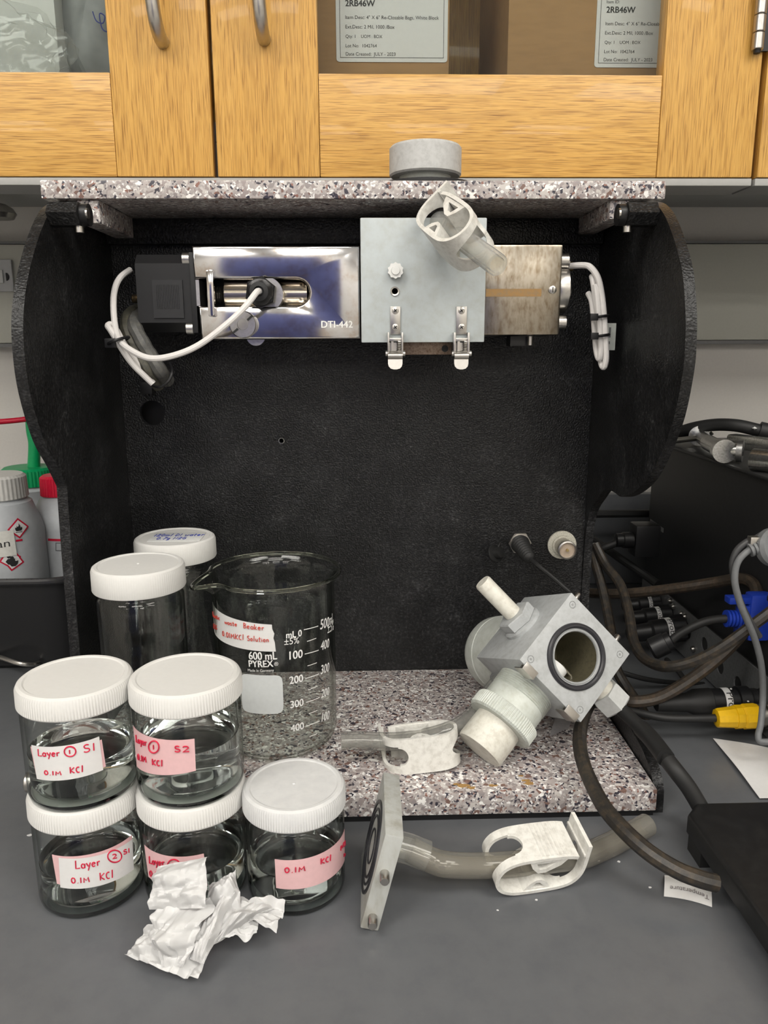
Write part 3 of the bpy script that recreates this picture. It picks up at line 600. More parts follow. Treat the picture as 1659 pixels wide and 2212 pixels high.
# milky plate
a, b = at(778, 470, Y=.688), at(1046, 739, Y=.688); m = MB(); m.box((a.x, .688, b.z), (b.x, .6995, a.z), .001); obj('milky_plate', m, HDPE, su)
c = at(854, 585, Y=.685)
m = MB(); lob = [(.0062+.0007*(1 if k % 2 else -.4), k) for k in range(20)]
m.prism([(r*math.cos(k*PI/10), r*math.sin(k*PI/10)) for r, k in lob], 0, .007, frame((c.x, .6878, c.z), (0, -1, 0))); m.lathe([(.0038, .007), (.0035, .0085), (0, .0085)], 20, frame((c.x, .6878, c.z), (0, -1, 0))); obj('thumb_nut', m, WHT, su)
c = at(853, 629, Y=.687); m = MB(); m.lathe([(.0026, 0), (.0026, .0008), (.0038, .0012), (.0040, 0)], 24, frame((c.x, .6878, c.z), (0, -1, 0))); hl = obj('port_ring', m, STEEL, su)
m = MB(); m.lathe([(.0027, .0003), (0, .0003)], 20, frame((c.x, .6878, c.z), (0, -1, 0))); obj('port_hole', m, INK, hl)
a, b = at(868, 737, Y=.698), at(976, 766, Y=.698); m = MB(); m.box((a.x, .700, b.z), (b.x, .7025, a.z+.01), .0005); rs = obj('rusty_strip', m, RUST, su)
c = at(961, 753, Y=.70); m = MB(); m.lathe([(.003, 0), (0, .0001)], 20, frame((c.x, .6997, c.z), (0, -1, 0))); obj('strip_hole', m, INK, rs)
for cx in (854, 997):
    def q(x, y, Y=.686): return at(cx+x, y, Y=Y)
    a, b = q(-11, 662), q(11, 722); m = MB(); m.box((a.x, .6862, b.z), (b.x, .6878, a.z), .0004); lt = obj('toggle_latch', m, SATIN, su)
    for yy in (671, 707):
        c = q(0, yy); m = MB(); m.lathe([(.0030, 0), (.0028, .0007), (.0018, .0011), (0, .0011)], 18, frame((c.x, .6861, c.z), (0, -1, 0))); obj('latch_screw', m, STEEL, lt)
        m = MB()
        for k in (0, 1): m.box((-.0017, -.0004, .0010), (.0017, .0004, .0013), 0, frame((c.x, .6861, c.z), (0, -1, 0), (math.cos(.6+k*PI/2), 0, math.sin(.6+k*PI/2))))
        obj('screw_cross', m, INK, lt)
    m = MB()
    for s in (-1, 1):
        a, b = q(s*15-2, 718, .678), q(s*15+2, 768, .678); m.box((a.x, .677, b.z), (b.x, .6868, a.z), .0006)
    a, b = q(-17, 730, .678), q(17, 737, .678); m.box((a.x, .679, b.z), (b.x, .686, a.z), .0006)
    obj('latch_frame', m, STEEL, lt)
    m = MB(); a, b = q(9, 735, .681), q(9, 762, .681)
    m.tube([Vector((a.x+.0021*math.cos(k*PI/5), .681+.0021*math.sin(k*PI/5), a.z+(b.z-a.z)*k/70)) for k in range(71)], .00055, 6); obj('spring', m, SATIN, lt)
    a, b = q(-9, 733, .681), q(-4, 764, .681); m = MB(); m.box((a.x, .680, b.z), (b.x, .682, a.z)); a, b = q(-13, 740, .685), q(13, 764, .685); m.box((a.x, .6845, b.z), (b.x, .6855, a.z)); obj('latch_plate', m, SATIN, lt)
    a, b = q(-21, 764, .680), q(21, 764, .680); m = MB(); m.cyl((a.x, .680, a.z), (b.x, .680, a.z), .0024, n=16); obj('hinge_pin', m, STEEL, lt)
    L0 = []
    a, b = q(-16, 766, .678), q(16, 799, .672); w_ = (b.x-a.x)/2; xc = (a.x+b.x)/2; hh = a.z-b.z
    pl = [(-w_, 0), (w_, 0), (w_, -hh+.005)]+[(w_-.005+.005*math.cos(t_), -hh+.005-.005*math.sin(t_)) for t_ in (.5, 1, 1.57)]+[(-w_+.005-.005*math.cos(t_), -hh+.005-.005*math.sin(t_)) for t_ in (1.57, 1, .5)]+[(-w_, -hh+.005)]
    m = MB(); m.prism(pl, 0, .0012, axes((xc, .6785, a.z), (1, 0, 0), (0, .15, .99), (0, -.99, .15))); m.cyl((a.x, .677, a.z-.001), (b.x, .677, a.z-.001), .003, n=16); obj('latch_lever', m, SATIN, lt)
# motor
xm0, xm1 = px_(291), px_(424)
z0m, z1m = pz(716), pz(546); ch = .008
oct_ = [(0, z0m), (0, z1m)]
m = MB(); m.prism([(.0+ch*.0, z0m+ch), (ch, z0m), (.05, z0m), (.058, z0m+ch), (.058, z1m-ch), (.05, z1m), (ch, z1m), (0, z1m-ch)], 0, xm1-xm0-.006, axes((xm0, Y0+.006, 0), (0, 1, 0), (0, 0, 1), (1, 0, 0))); mo = obj('motor', m, BLKS, su)
m = MB(); m.box((xm1-.0058, Y0+.004, z0m-.001), (xm1-.001, Y0+.066, z1m+.001), .0008); obj('motor_flange', m, BLKS, mo)
a, b = px_(326), px_(392)
m = MB(); m.box((a, Y0+.0045, z0m+.012), (b, Y0+.0065, z1m-.022)); 
for k in range(14): m.box((a+.003+k*(b-a-.006)/14, Y0+.0040, z0m+.020), (a+.003+(k+.55)*(b-a-.006)/14, Y0+.005, z1m-.026))
obj('lamination_stack', m, plain('dark_laminations', (.02, .02, .022), .45), mo)
for yy in (557, 708):
    m = MB(); m.cyl((px_(394), Y0+.010, pz(yy)), (px_(409), Y0+.010, pz(yy)), .0056, n=20); obj('motor_bolt', m, STEEL, mo)
m = MB(); x0 = px_(261)
for k in range(9): m.revolve((x0+k*.0014, Y0+.033, pz(640)), (1, 0, 0), [(.0032, 0), (.0042, .0007), (.0032, .0014)], 20)
obj('lead_screw', m, stained('bronze_screw', (.30, .24, .16), (.15, .12, .08), .6, 90, .35, .9), su)

# ------------------------------------------------------------------ cables on the stand
def cable(name, P, r, mat, label, cat='cable', group=None, n=10, k=6, rin=None, rfun=None):
    m = MB(); m.tube(smooth(P, k), r, n, rin=rin, rfun=rfun); return single(name, m, mat, label, cat, group)
gp = Vector((g.x, Y0-.018, g.z))
cable('white_cable', [gp+Vector((0, .006, 0)), gp+Vector((-.001, -.008, -.001))]+pts((530, 662, .665), (490, 700, .66), (430, 745, .66), (375, 768, .66), (325, 774, .665), (285, 758, .672), (258, 735, .68), (248, 700, .69), (245, 650, .70), (250, 618, .712), (262, 597, .722), (281, 583, .735)), .0027, WCAB, 'white cable from the black gland looping round to the motor')
cb2 = cable('white_cable', pts((330, 829, .69), (312, 812, .688), (285, 785, .686), (262, 752, .684), (248, 728, .684), (238, 712, .684), (233, 704, .686), (240, 701, .690), (252, 714, .692), (266, 740, .690), (285, 768, .692), (305, 798, .696), (331, 828, .70)), .0027, WCAB, 'small white cable loop tied beside the motor')
m = MB(); p = at(256, 736, Y=.684); m.tube([p+Vector((.0085*math.cos(k*PI/8), .0105*math.sin(k*PI/8), .003*math.cos(k*PI/8))) for k in range(17)], .0014, 6)
zp = thing('cable_tie', p, 'black cable tie around the white cables beside the motor', 'cable tie')
obj('band', m, BLKS, zp); m = MB(); q_ = at(240, 741, Y=.682); m.box(q_-Vector((.0045, .004, .004)), q_+Vector((.0045, .004, .004)), .0008); obj('tie_head', m, BLKS, zp)
loomf = lambda s: 1+.06*(1 if int(s*14) % 2 else 0)
cable('loom', pts((318, 668, .765), (285, 676, .74), (274, 700, .715), (283, 735, .705), (302, 770, .70), (322, 805, .70), (342, 832, .72)), .0060, LOOM, 'olive grey wrapped cable loom under the motor', 'cable', 'wrapped looms', k=8, rfun=loomf)
cable('loom', pts((335, 670, .765), (305, 680, .735), (290, 700, .71), (305, 735, .70), (325, 768, .70), (345, 800, .70), (362, 822, .72)), .0063, stained('cracked_grey_loom', (.085, .085, .083), (.13, .125, .11), .6, 60, .5), 'dark grey cracked cable loom under the motor', 'cable', 'wrapped looms', k=8, rfun=loomf)
cable('cable_tie', pts((325, 830, .70), (345, 836, .695), (365, 822, .695), (372, 800, .70), (366, 785, .715)), .0013, BLKS, 'thin black tie holding the wrapped looms to the panel', 'cable tie')
m = MB(); p = at(371, 803, Y=.70); m.box(p-Vector((.003, .004, .006)), p+Vector((.003, .004, .006)), .001); m.add([], [])
p2_ = at(316, 838, Y=.79); m = MB(); m.box((p2_.x-.006, .788, p2_.z-.006), (p2_.x+.006, .7996, p2_.z+.006), .001); single('tie_mount', m, BLKS, 'small black tie mount on the back panel', 'tie mount')
# right white coil
cx0 = at(1240, 575, Y=.715)
t = thing('white_cable', at(1300, 690, Y=.71), 'white cable folded into a bundle right of the sensor unit', 'cable')
m = MB(); m.tube(smooth([Vector((xb+.0095, .728, cx0.z+.001))]+pts((1262, 573, .712), (1278, 580, .705), (1292, 602, .70), (1300, 640, .70), (1305, 690, .70), (1308, 740, .70), (1309, 775, .70), (1304, 793, .702), (1298, 780, .705), (1296, 740, .705), (1292, 690, .705), (1286, 640, .705), (1281, 605, .706), (1279, 598, .712), (1283, 610, .716), (1290, 650, .716), (1297, 700, .714), (1301, 750, .712), (1302, 780, .712)), 6), .0028, 10); obj('strand', m, WCAB, t)
m = MB(); m.tube(smooth(pts((1271, 634, .72), (1279, 652, .712), (1283, 690, .708), (1286, 730, .706), (1289, 760, .704), (1294, 775, .702), (1297, 765, .700), (1297, 735, .700), (1294, 690, .700), (1290, 640, .700), (1287, 615, .702)), 6), .0028, 10); obj('strand', m, WCAB, t)
m = MB(); m.revolve((xb+.0002, .728, cx0.z+.001), (1, 0, 0), [(.0075, 0), (.0075, .004), (.006, .0045), (.006, .009), (.0042, .0095), (.0042, .016), (.0033, .017)], 20); obj('plug', m, BRASS, t)
for yy, xx in ((684, 1293), (725, 1294)):
    p = at(xx, yy, Y=.706); t = thing('cable_tie', p, 'black cable tie, upper of two, on the white cable bundle' if yy < 700 else 'black cable tie, lower of two, on the white cable bundle', 'cable tie')
    m = MB(); m.tube([p+Vector((.0082*math.cos(k*PI/8), .0115*math.sin(k*PI/8), .001*math.cos(k*PI/8))) for k in range(17)], .0014, 6); obj('band', m, BLKS, t)
    h_ = at(xx-11, yy+1, Y=.694); m = MB(); m.box(h_-Vector((.0035, .003, .003)), h_+Vector((.0035, .003, .003)), .0006); obj('tie_head', m, BLKS, t)
a, b = at(1307, 698, Y=.713), at(1331, 753, Y=.713); m = MB(); m.grid(lambda u, v: Vector((a.x+(b.x-a.x)*u, .716+.004*math.sin(u*2)+.003*v, b.z+(a.z-b.z)*v-.002*u)), 6, 6)
m2 = MB(); m2.box((a.x, .7165, b.z-.0015), (b.x, .7172, a.z), .0002); tg = single('cable_tag', m2, plain('tag_card', (.62, .65, .60), .6), 'pale card tag behind the white cable bundle', 'tag')
m = MB(); m.box((a.x+.005, .7161, b.z+.010), (a.x+.0068, .7164, b.z+.019)); m.box((a.x+.005, .7161, b.z+.004), (a.x+.0065, .7164, b.z+.0065)); obj('print', m, GCAB, tg)

# ------------------------------------------------------------------ pinch clamps and clear tubes
CPROF = [(.029, .0145), (.020, .0165), (.005, .0172), (-.012, .0170), (-.022, .0155), (-.0295, .0115), (-.0335, .0055), (-.0345, 0), (-.0335, -.0055), (-.0295, -.0115), (-.022, -.0155), (-.012, -.0168), (.005, -.0168), (.018, -.0160), (.027, -.0130), (.0325, -.0070), (.0350, .0000), (.0360, .0080), (.0365, .0160), (.0370, .0225), (.0372, .0250)]
def pinch_clamp(M, loc, label, W=.034, ridges=True, hole=.0095, size=.92):
    M = M @ Matrix.Scale(size, 4)
    t = thing('pinch_clamp', loc, label, 'pinch clamp', 'white pinch clamps')
    line = [(p.x, p.y) for p in smooth([Vector((a, b, 0)) for a, b in CPROF], 3)]
    m = MB(); m.strip(line, .0030, -W/2, W/2)
    def hol(x0, x1, rz, ry, zc=-.001):
        c_ = MB(); c_.lathe([(1, 0), (1, 1)], 32, Matrix(((0, 0, x1-x0, x0), (0, ry, 0, 0), (rz, 0, 0, zc), (0, 0, 0, 1)))); return c_
    vc = MB(); vc.lathe([(hole-.0010, .004), (hole-.0010, .05)], 32, Matrix.Translation((-.0195, 0, 0)))
    vd = MB(); vd.lathe([(hole-.0010, -.05), (hole-.0010, -.004)], 32, Matrix.Translation((.0210, 0, 0)))
    m = cut(m, [hol(-.060, -.0195, .0230, hole+.0008, .009), hol(.0210, .060, .0235, hole+.0004, -.0125), vc, vd])
    m.v = [M @ v for v in m.v]; obj('strap', m, CLAMPW, t)
    # jaws
    def jaw(poly, nm, holepoly=None):
        m = MB(); F = M @ axes((0, W/2-.001, 0), (1, 0, 0), (0, 0, 1), (0, -1, 0)); m.prism(poly, 0, W-.002, F)
        if holepoly:
            c_ = MB(); c_.prism(holepoly, -.01, W+.01, F); m = cut(m, [c_])
        obj(nm, m, CLAMPW, t)
    jaw([(-.010, .0158), (.022, .0148), (.016, .008), (.004, .0022), (-.002, .0022), (-.007, .008)], 'upper_jaw', [(-.004, .0125), (.012, .0120), (.004, .0062), (-.001, .0060)])
    jaw([(-.012, -.0155), (.010, -.0155), (.007, -.009), (.002, -.0055), (-.002, -.0055), (-.007, -.009)], 'lower_jaw', [(-.006, -.0135), (.005, -.0135), (.001, -.0085), (-.002, -.0085)])
    if ridges:
        m = MB()
        for k in range(8): 
            x = .001+k*.0034; zz = .0172+.0014-(.0027*(max(0, x-.005)/.024)**1.6)
            m.tube([M @ Vector((x, -W/2+.002, zz)), M @ Vector((x, W/2-.002, zz))], .0012, 6)
        obj('grip_ridges', m, CLAMPW, t)
    m = MB()
    m.box((.0335, -W/2+.0005, .0135), (.0362, W/2-.0005, .0160), .0003, M); obj('latch_lip', m, CLAMPW, t)
    return t
def clear_tube(name, P, r, label, k=8, mat=None, extra=None):
    m = MB(); m.tube(smooth(P, k), r, 24, rin=r*.72); return single(name, m, mat or PVCT, label, 'tube')
# clamp and stub below the granite top
ra, rb = at(948, 478, Y=.687), at(1074, 572, Y=.600)
clear_tube('clear_tube', [ra, ra.lerp(rb, .3), ra.lerp(rb, .6), rb], .0086, 'short clear tube stub sticking out of the milky plate through a clamp', mat=thin('cloudy_vinyl', (.90, .895, .86), (.28, .27, .24), 1.5, .05, .24))
ta = (rb-ra).normalized(); d1 = (RT*.62-UP*.56+FW*.55); wv = (d1-ta*d1.dot(ta)).normalized(); bv = wv.cross(ta)
if bv.dot(UP) < 0: bv = -bv
xdir = -ta; ydir = wv; zdir = bv
cc = ra.lerp(rb, .40)+(UP*.0045-RT*.005)
if xdir.cross(ydir).dot(zdir) < 0: ydir = -ydir
pinch_clamp(axes(cc, xdir, ydir, zdir), cc, 'white plastic pinch clamp hanging in front of the granite top', .034, size=1.0)
# tube and clamp lying on the granite base
P2 = [at(737, 1601, Y=.602), at(780, 1600, Y=.603), at(850, 1602, Y=.604), at(910, 1595, Y=.606), at(965, 1580, Y=.61), at(1005, 1560, Y=.62), at(1035, 1530, Y=.63), at(1060, 1495, Y=.645), at(1085, 1462, Y=.66)]
clear_tube('clear_tube', P2, .0078, 'clear tube lying on the granite base, clamped near its open end', mat=thin('greyish_vinyl', (.80, .795, .77), (.26, .255, .24), 1.5, .06, .14, (.7, .7, .68)))
c2 = at(909, 1598, Y=.604); xd = (P2[5]-P2[1]); xd.z = 0; xd = (at(985, 1585, Y=.606)-at(830, 1603, Y=.606)).normalized()
zd = Vector((0, -1, .08)); zd = (zd-xd*zd.dot(xd)).normalized(); yd = zd.cross(xd)
c2.z = .0268+.0158
pinch_clamp(axes(c2, -xd, -yd, -zd), (c2.x, c2.y, .0268), 'white plastic pinch clamp lying on the granite base slab', .034, False)
# flange plate, tube and clamp on the bench
fx, fy, fz = Vector((-.003, -.9997, 0)), None, None
A0, B0, C0 = Vector((.0130, .5128, .0741)), Vector((.0122, .4399, .0734)), Vector((-.0049, .4408, .0025))
ex = (B0-A0).normalized(); ez = (B0-C0).normalized(); ez = (ez-ex*ez.dot(ex)).normalized(); ey = ez.cross(ex); 
if ey.x < 0: ey = -ey
s_ = .073; th_ = .0125; o_ = A0+ex*s_/2-ez*s_/2+ey*th_/2
MF = axes(o_, ex, ey, ez); zlow = min((MF @ Vector((a, b, c_))).z for a in (-s_/2, s_/2) for b in (-th_/2, th_/2) for c_ in (-s_/2, s_/2)); MF.translation.z -= zlow-.0002
t = thing('flange_plate', (MF.translation.x, MF.translation.y, 0), 'square dirty plastic flange plate standing on edge on the bench', 'flange')
m = MB(); m.box((-s_/2, -th_/2, -s_/2), (s_/2, th_/2, s_/2), .0012, MF); obj('plate', m, DIRTY, t)
for r0, r1 in ((.031, .0285), (.0255, .024), (.021, .0195), (.012, .011)):
    m = MB(); m.lathe([(r0, 0), (r0, .0012), (r1, .0012), (r1, 0)], 56, MF @ frame((0, -th_/2+.0003, 0), (0, -1, 0)), cap=False); obj('sealing_ring', m, RINGD, t)
for zq in (.008, -.0265):
    m = MB(); m.revolve(MF @ Vector((s_/2-.001, 0, zq)), ex, [(.0032, 0), (.0032, .0085), (.0027, .0095), (0, .0095)], 20); obj('locating_pin', m, SATIN, t)
bk = MF @ Vector((0, th_/2, .004))
m = MB(); m.tube([bk, bk+ey*.013+Vector((0, 0, -.001)), bk+ey*.026+Vector((.0, -.001, -.003))], .0105, 24, rin=.0075); obj('hose_stub', m, PVCT, t)
zq = .0085
T3 = [bk+ey*.014+Vector((0, 0, -.001)), bk+ey*.03+Vector((0, -.002, -.005)), at(970, 1868, Z=.026), at(1040, 1870, Z=.020), at(1110, 1866, Z=.018), at(1190, 1858, Z=.017), at(1255, 1850, Z=.014), at(1310, 1828, Z=.011), at(1355, 1805, Z=.0105), at(1398, 1782, Z=.0105)]
T3 = [Vector((p.x, p.y, max(p.z, .0095))) for p in T3]
clear_tube('clear_tube', T3, .0088, 'clear tube running along the bench from the flange plate', mat=thin('smoky_vinyl', (.80, .78, .73), (.34, .32, .28), 1.5, .10, .22, (.50, .48, .43)))
c3 = at(1150, 1860, Z=.0185); xd = (at(1235, 1856, Y=.478)-at(1080, 1868, Y=.469)); xd.z = 0; xd.normalize(); yd = Vector((0, 0, 1)).cross(xd)
zq2 = (Vector((0, 0, 1))*.97-yd*.24).normalized(); xd2 = (xd-zq2*xd.dot(zq2)).normalized(); yd2 = zq2.cross(xd2)
M3 = axes(Vector((c3.x, c3.y, .0212)), xd2, yd2, zq2)
pinch_clamp(M3, (c3.x, c3.y, 0), 'white plastic pinch clamp with ridged top, lying on the bench', .034)

# ------------------------------------------------------------------ measuring chamber on the granite base
oc = Vector((.1671, .6410, .1092)); CX = Vector((.6881, -.0483, -.724)).normalized(); CZ = Vector((.6597, .4604, .5941)); CZ = (CZ-CX*CZ.dot(CX)).normalized(); CY = CZ.cross(CX)
MC = axes(oc, CX, CY, CZ); hs, hd = .0384, .0408
t = thing('measuring_chamber', (oc.x, oc.y, .0268), 'grey plastic cube chamber tilted on the granite base, with capped ports', 'chamber')
def cx(x, y, z): return MC @ Vector((x, y, z))
def crev(nm, p, d, prof, mat, n=40, par=None, **k):
    m = MB(); m.lathe(prof, n, MC @ frame(Vector(p), Vector(d)), **k); return obj(nm, m, mat, par or t)
m = MB(); m.box((-hs, -hd, -hs), (hs, hd, hs), .001, MC)
bore = MB(); bore.lathe([(.0212, -.005), (.0212, .066)], 48, MC @ frame((.0, -hd, .0), (0, 1, 0)))
body = obj('block', cut(m, [bore]), PVC, t)
m = MB(); m.lathe([(.0210, .0015), (.0210, .0655), (.0001, .0656)], 48, MC @ frame((0, -hd, 0), (0, 1, 0)), cap=False); obj('bore_lining', m, OLIVE, t)
m = MB(); m.tube([cx(.0262*math.cos(k*PI/28), -hd-.0004, .0262*math.sin(k*PI/28)) for k in range(57)], .0024, 10); obj('o_ring', m, RINGD, t)
m = MB(); m.tube([cx(.0222*math.cos(k*PI/28), -hd-.0001, .0222*math.sin(k*PI/28)) for k in range(57)], .0009, 8); obj('bore_lip', m, plain('grey_lip', (.36, .37, .37), .4), t)
crev('electrode_pin', (.0205, -hd+.030, -.004), (-1, -.1, .0), [(.0017, 0), (.0017, .013), (0, .0135)], SATIN, 16)
crev('white_electrode', (-.002, -hd+.018, -.0206), (0, 0, 1), [(.0115, 0), (.0115, .0085), (0, .0087)], WHT, 28)
m = MB(); m.tube([cx(.004+.0065*math.cos(a), -hd+.036, -.0165+.0065*math.sin(a)) for a in [k*PI/10 for k in range(11)]], .0014, 8); obj('wire_loop', m, RUB, t)
for x_, z_ in ((-.031, -.031), (.031, .031), (.031, -.031), (-.031, .031)):
    crev('corner_bolt', (x_, -hd+.0001, z_), (0, -1, 0), [(.0033, 0), (.0033, .0003), (.0026, .0003), (.0023, -.0), (0, 0.0002)], stained('bolt_recess', (.34, .35, .35), (.2, .2, .2), .5, 200, .5), 18)
for x_ in (-.026, .026):
    m = MB(); m.box((x_-.007, -hd+.002, -hs-.003), (x_+.007, -hd+.003, -hs-.0001), 0, MC); m.box((x_-.007, -hd-.002, -hs-.0042), (x_+.007, -hd+.012, -hs-.003), .0004, MC); m.box((x_-.007, -hd-.002, -hs-.0042), (x_+.007, -hd-.001, -hs+.003), .0003, MC); obj('latch_catch', m, SATIN, t)
for x_ in (-.029, .024):
    crev('locating_pin', (x_, -hd+.008, hs-.0005), (0, 0, 1), [(.0030, 0), (.0030, .0075), (.0024, .0085), (0, .0085)], SATIN, 18)
# upper left face: hex nut and rod
crev('washer', (-hs+.0002, .0, .002), (-1, 0, 0), [(.0185, 0), (.0185, .003), (.0160, .0045)], PVC)
crev('hex_nut', (-hs+.0002, .0, .002), (-1, 0, 0), [(.0165, .0046), (.0172, .0052), (.0172, .013), (.0160, .0140)], PVC, 6)
crev('probe_rod', (-hs, .0, .002), (-1, 0, 0), [(.0078, .014), (.0078, .053), (.0070, .0545), (0, .0545)], BONE, 32)
# lower left face: threaded collar, ribbed ring, plug
tp = [(.0265, 0)]
for k in range(7): tp += [(.0265, .0008+k*.0019), (.0253, .0015+k*.0019)]
tp += [(.0262, .0150), (.0262, .034)]
crev('threaded_collar', (0, 0, -hs+.0002), (0, 0, -1), tp, MILK, 48)
crev('ribbed_ring', (0, 0, -hs), (0, 0, -1), [(.0265, .027), (.0290, .027), (.0300, .0285), (.0300, .0395), (.0285, .0412), (.0215, .0412)], MILK, 320, ribs=80, rib=.0007, rsel=(1, 2, 3))
m = MB(); m.lathe([(.0212, .0413), (.0216, .050), (.0216, .0665), (.0208, .0685), (0, .0687)], 48, MC @ frame((0, 0, -hs), (0, 0, -1)))
obj('white_plug', m, BONE, t)
# back bottle
crev('back_bottle', (0, hd+.0002, 0), (0, 1, 0), [(.033, 0), (.0375, .004), (.0380, .010), (.0380, .042), (.0372, .0425), (.0372, .0435), (.0380, .044), (.0375, .058), (.034, .068), (.026, .0745), (.012, .0765), (0, .077)], stained('milky_bottle', (.60, .62, .58), (.52, .54, .49), .4, 25, .4), 48)
# lower right face: cable fitting
fo = (hs-.0002, 0, .0125)
crev('fitting_neck', fo, (1, 0, 0), [(.0130, 0), (.0130, .010), (.0115, .012), (.0115, .024)], BONE, 28)
m = MB(); m.lathe([(.0150, .022), (.0160, .024), (.0160, .040), (.0135, .0425)], 6, MC @ frame(fo, (1, 0, 0), (0, 1, .4))); obj('fitting_nut', m, plain('grey_white_nut', (.60, .61, .60), .45), t)
# small port where the clear tube enters
pe = P2[-1]; m = MB(); m.cyl(pe+(P2[-2]-pe)*.3, pe+(pe-P2[-2])*.9, .0095, n=24); obj('tube_port', m, plain('dark_grey_collar', (.22, .225, .23), .4), t)
# the paper flap behind
pf = [at(x, y, Y=Y_) for x, y, Y_ in ((1204, 1556, .70), (1238, 1560, .69), (1228, 1596, .66), (1186, 1616, .645))]
m = MB(); m.grid(lambda u, v: (pf[0].lerp(pf[1], u)).lerp(pf[3].lerp(pf[2], u), v)+Vector((0, 0, .0015*math.sin(u*5+v*3))), 6, 6)
for v in m.v: v.z = max(v.z, .0275)
m2 = MB(); n_ = len(m.v); m2.v = m.v+[v+Vector((0, .0003, .0003)) for v in m.v]; m2.f = m.f+[tuple(n_+i for i in reversed(f)) for f in m.f]
single('paper_flap', m2, plain('greyish_paper', (.52, .50, .51), .7), 'small greyish paper strip under the grey chamber', 'paper')
# cable with shrink sleeve from the fitting to the black platform
f1 = cx(hs+.040, 0, .0125)
cs = [f1, at(1382, 1570, Y=.610), at(1410, 1600, Y=.585), at(1440, 1640, Y=.555), at(1462, 1668, Y=.545), at(1488, 1702, Y=.540), at(1512, 1742, Y=.5365)]
t = thing('sleeved_cable', at(1440, 1640, Y=.535), 'black cable with shrink sleeves running from the chamber fitting to the platform', 'cable')
m = MB(); m.tube(smooth(cs, 8), .0042, 12); obj('core', m, RUB, t)
m = MB(); m.tube([cs[0].lerp(cs[1], .25), cs[1].lerp(cs[2], .1)], .0062, 14); obj('sleeve', m, RUB, t)
m = MB(); m.tube(smooth([cs[1].lerp(cs[2], .12), cs[2], cs[3].lerp(cs[2], .05)], 5), .0074, 16); obj('sleeve', m, RUB, t)
m = MB(); m.tube(smooth([cs[3].lerp(cs[4], .1), cs[4], cs[5], cs[6]], 5), .0066, 16); obj('sleeve', m, RUB, t)
# jack plug with spring boot
j0 = at(1122, 1172, Y=.793); j1 = at(1146, 1208, Y=.752)
t = thing('jack_cable', j0, 'black lead with ribbed boot plugged into the back panel', 'cable')
m = MB(); dj = (j1-j0); Lj = dj.length; pr = []
for k in range(9): pr += [(.0096-.0045*k/9, Lj*(.05+.105*k)), (.0102-.0045*k/9, Lj*(.09+.105*k)), (.0086-.0045*k/9, Lj*(.13+.105*k))]
m.revolve(j0, dj, [(.0088, 0)]+pr+[(.002, Lj)], 24); obj('ribbed_boot', m, RUB, t)
m = MB(); m.tube(smooth([j1]+pts((1165, 1224, .74), (1192, 1246, .735), (1215, 1266, .73), (1236, 1288, .72))+[cx(-.015, .004, hs+.006), cx(-.012, .002, hs+.0005)], 6), .0021, 8); obj('lead', m, RUB, t)
pc = at(1078, 1190, Y=.79); t2 = thing('dust_cap', pc, 'black rubber dust cap dangling beside the plugged jack', 'cap')
m = MB(); m.revolve(at(1068, 1196, Y=.785), Vector((.55, -.6, .35)), [(.0098, 0), (.0102, .001), (.0098, .0025), (.006, .003), (.0058, .009), (0, .0095)], 24); obj('cap_disc', m, RUB, t2)
m = MB(); m.tube(smooth([at(1075, 1185, Y=.785), at(1082, 1172, Y=.79), at(1098, 1168, Y=.7985), at(1106, 1171, Y=.7985)], 5), .0011, 6); obj('cap_strap', m, RUB, t2)

# ------------------------------------------------------------------ jars
def jar(name, cx_, cy, z0, R, H, label, water=0.45, tall=False, lidm=None, group='screw top jars', lidh=.0155, lidR=None, dome=True):
    t = thing(name, (cx_, cy, z0), label, 'jar', group)
    M = Matrix.Translation((cx_, cy, z0)); zl = H-lidh; wall = .0026; lR = lidR or R+.0008
    nk = .0045 if not tall else .006
    out = [(0, .0022), (R*.55, .0018), (R*.80, .0003), (R*.93, .0), (R-.0008, .0022), (R, .0055), (R, zl-nk-.002), (R-.0012, zl-nk), (R-.003, zl-nk*.4), (R-.0035, zl+.009)]
    inn = [(R-.0062, zl+.009), (R-.0058, zl-nk*.4), (R-wall-.0008, zl-nk-.003), (R-wall, zl-nk-.006), (R-wall, .012), (R-wall-.002, .0078), (R-wall-.006, .0062), (R*.5, .0066), (0, .0070)]
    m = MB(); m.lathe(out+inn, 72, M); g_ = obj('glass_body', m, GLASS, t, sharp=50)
    if water:
        zw = z0*0+.0072+(zl-.016)*water; e = .00025
        m = MB(); m.lathe([(0, .0070-e), (R*.5, .0066-e), (R-wall-.006, .0062-e), (R-wall-.002+e, .0078-e), (R-wall+e, .012), (R-wall+e, zw+.0009), (R-wall-.001, zw+.0002), (R-wall-.003, zw), (0, zw)], 72, M); obj('solution', m, WATER, t, sharp=50)
    m = MB(); m.lathe([(0, .0026), (R*.55, .0022), (R*.80, .0008), (R*.93, .0004), (R-.0012, .0026), (R-.0006, .0052), (R-.004, .0058), (R*.5, .0060), (0, .0064)], 72, M); obj('glass_base', m, SOLIDG, t, sharp=50)
    lm = lidm or LIDM; n_ = 480
    prof_ = [(lR-.0035, zl+.0005), (lR, zl), (lR+.0004, zl+.001), (lR+.0002, H-.0035), (lR-.0006, H-.0012), (lR-.0024, H), (lR-.0045, H), (lR-.0056, H-.0007), (lR-.0075, H-.0007), (0, H-.0004)]
    m = MB(); m.lathe(prof_, n_, M, ribs=120, rib=.00032 if not tall else .00012, rsel=(2, 3)); l_ = obj('lid', m, lm, t, sharp=28)
    if lidm or tall:
        m = MB(); m.lathe([(.0014, H-.0006), (.0010, H+.0001), (0, H+.0002)], 12, M); obj('lid_nub', m, lm, l_)
    return t
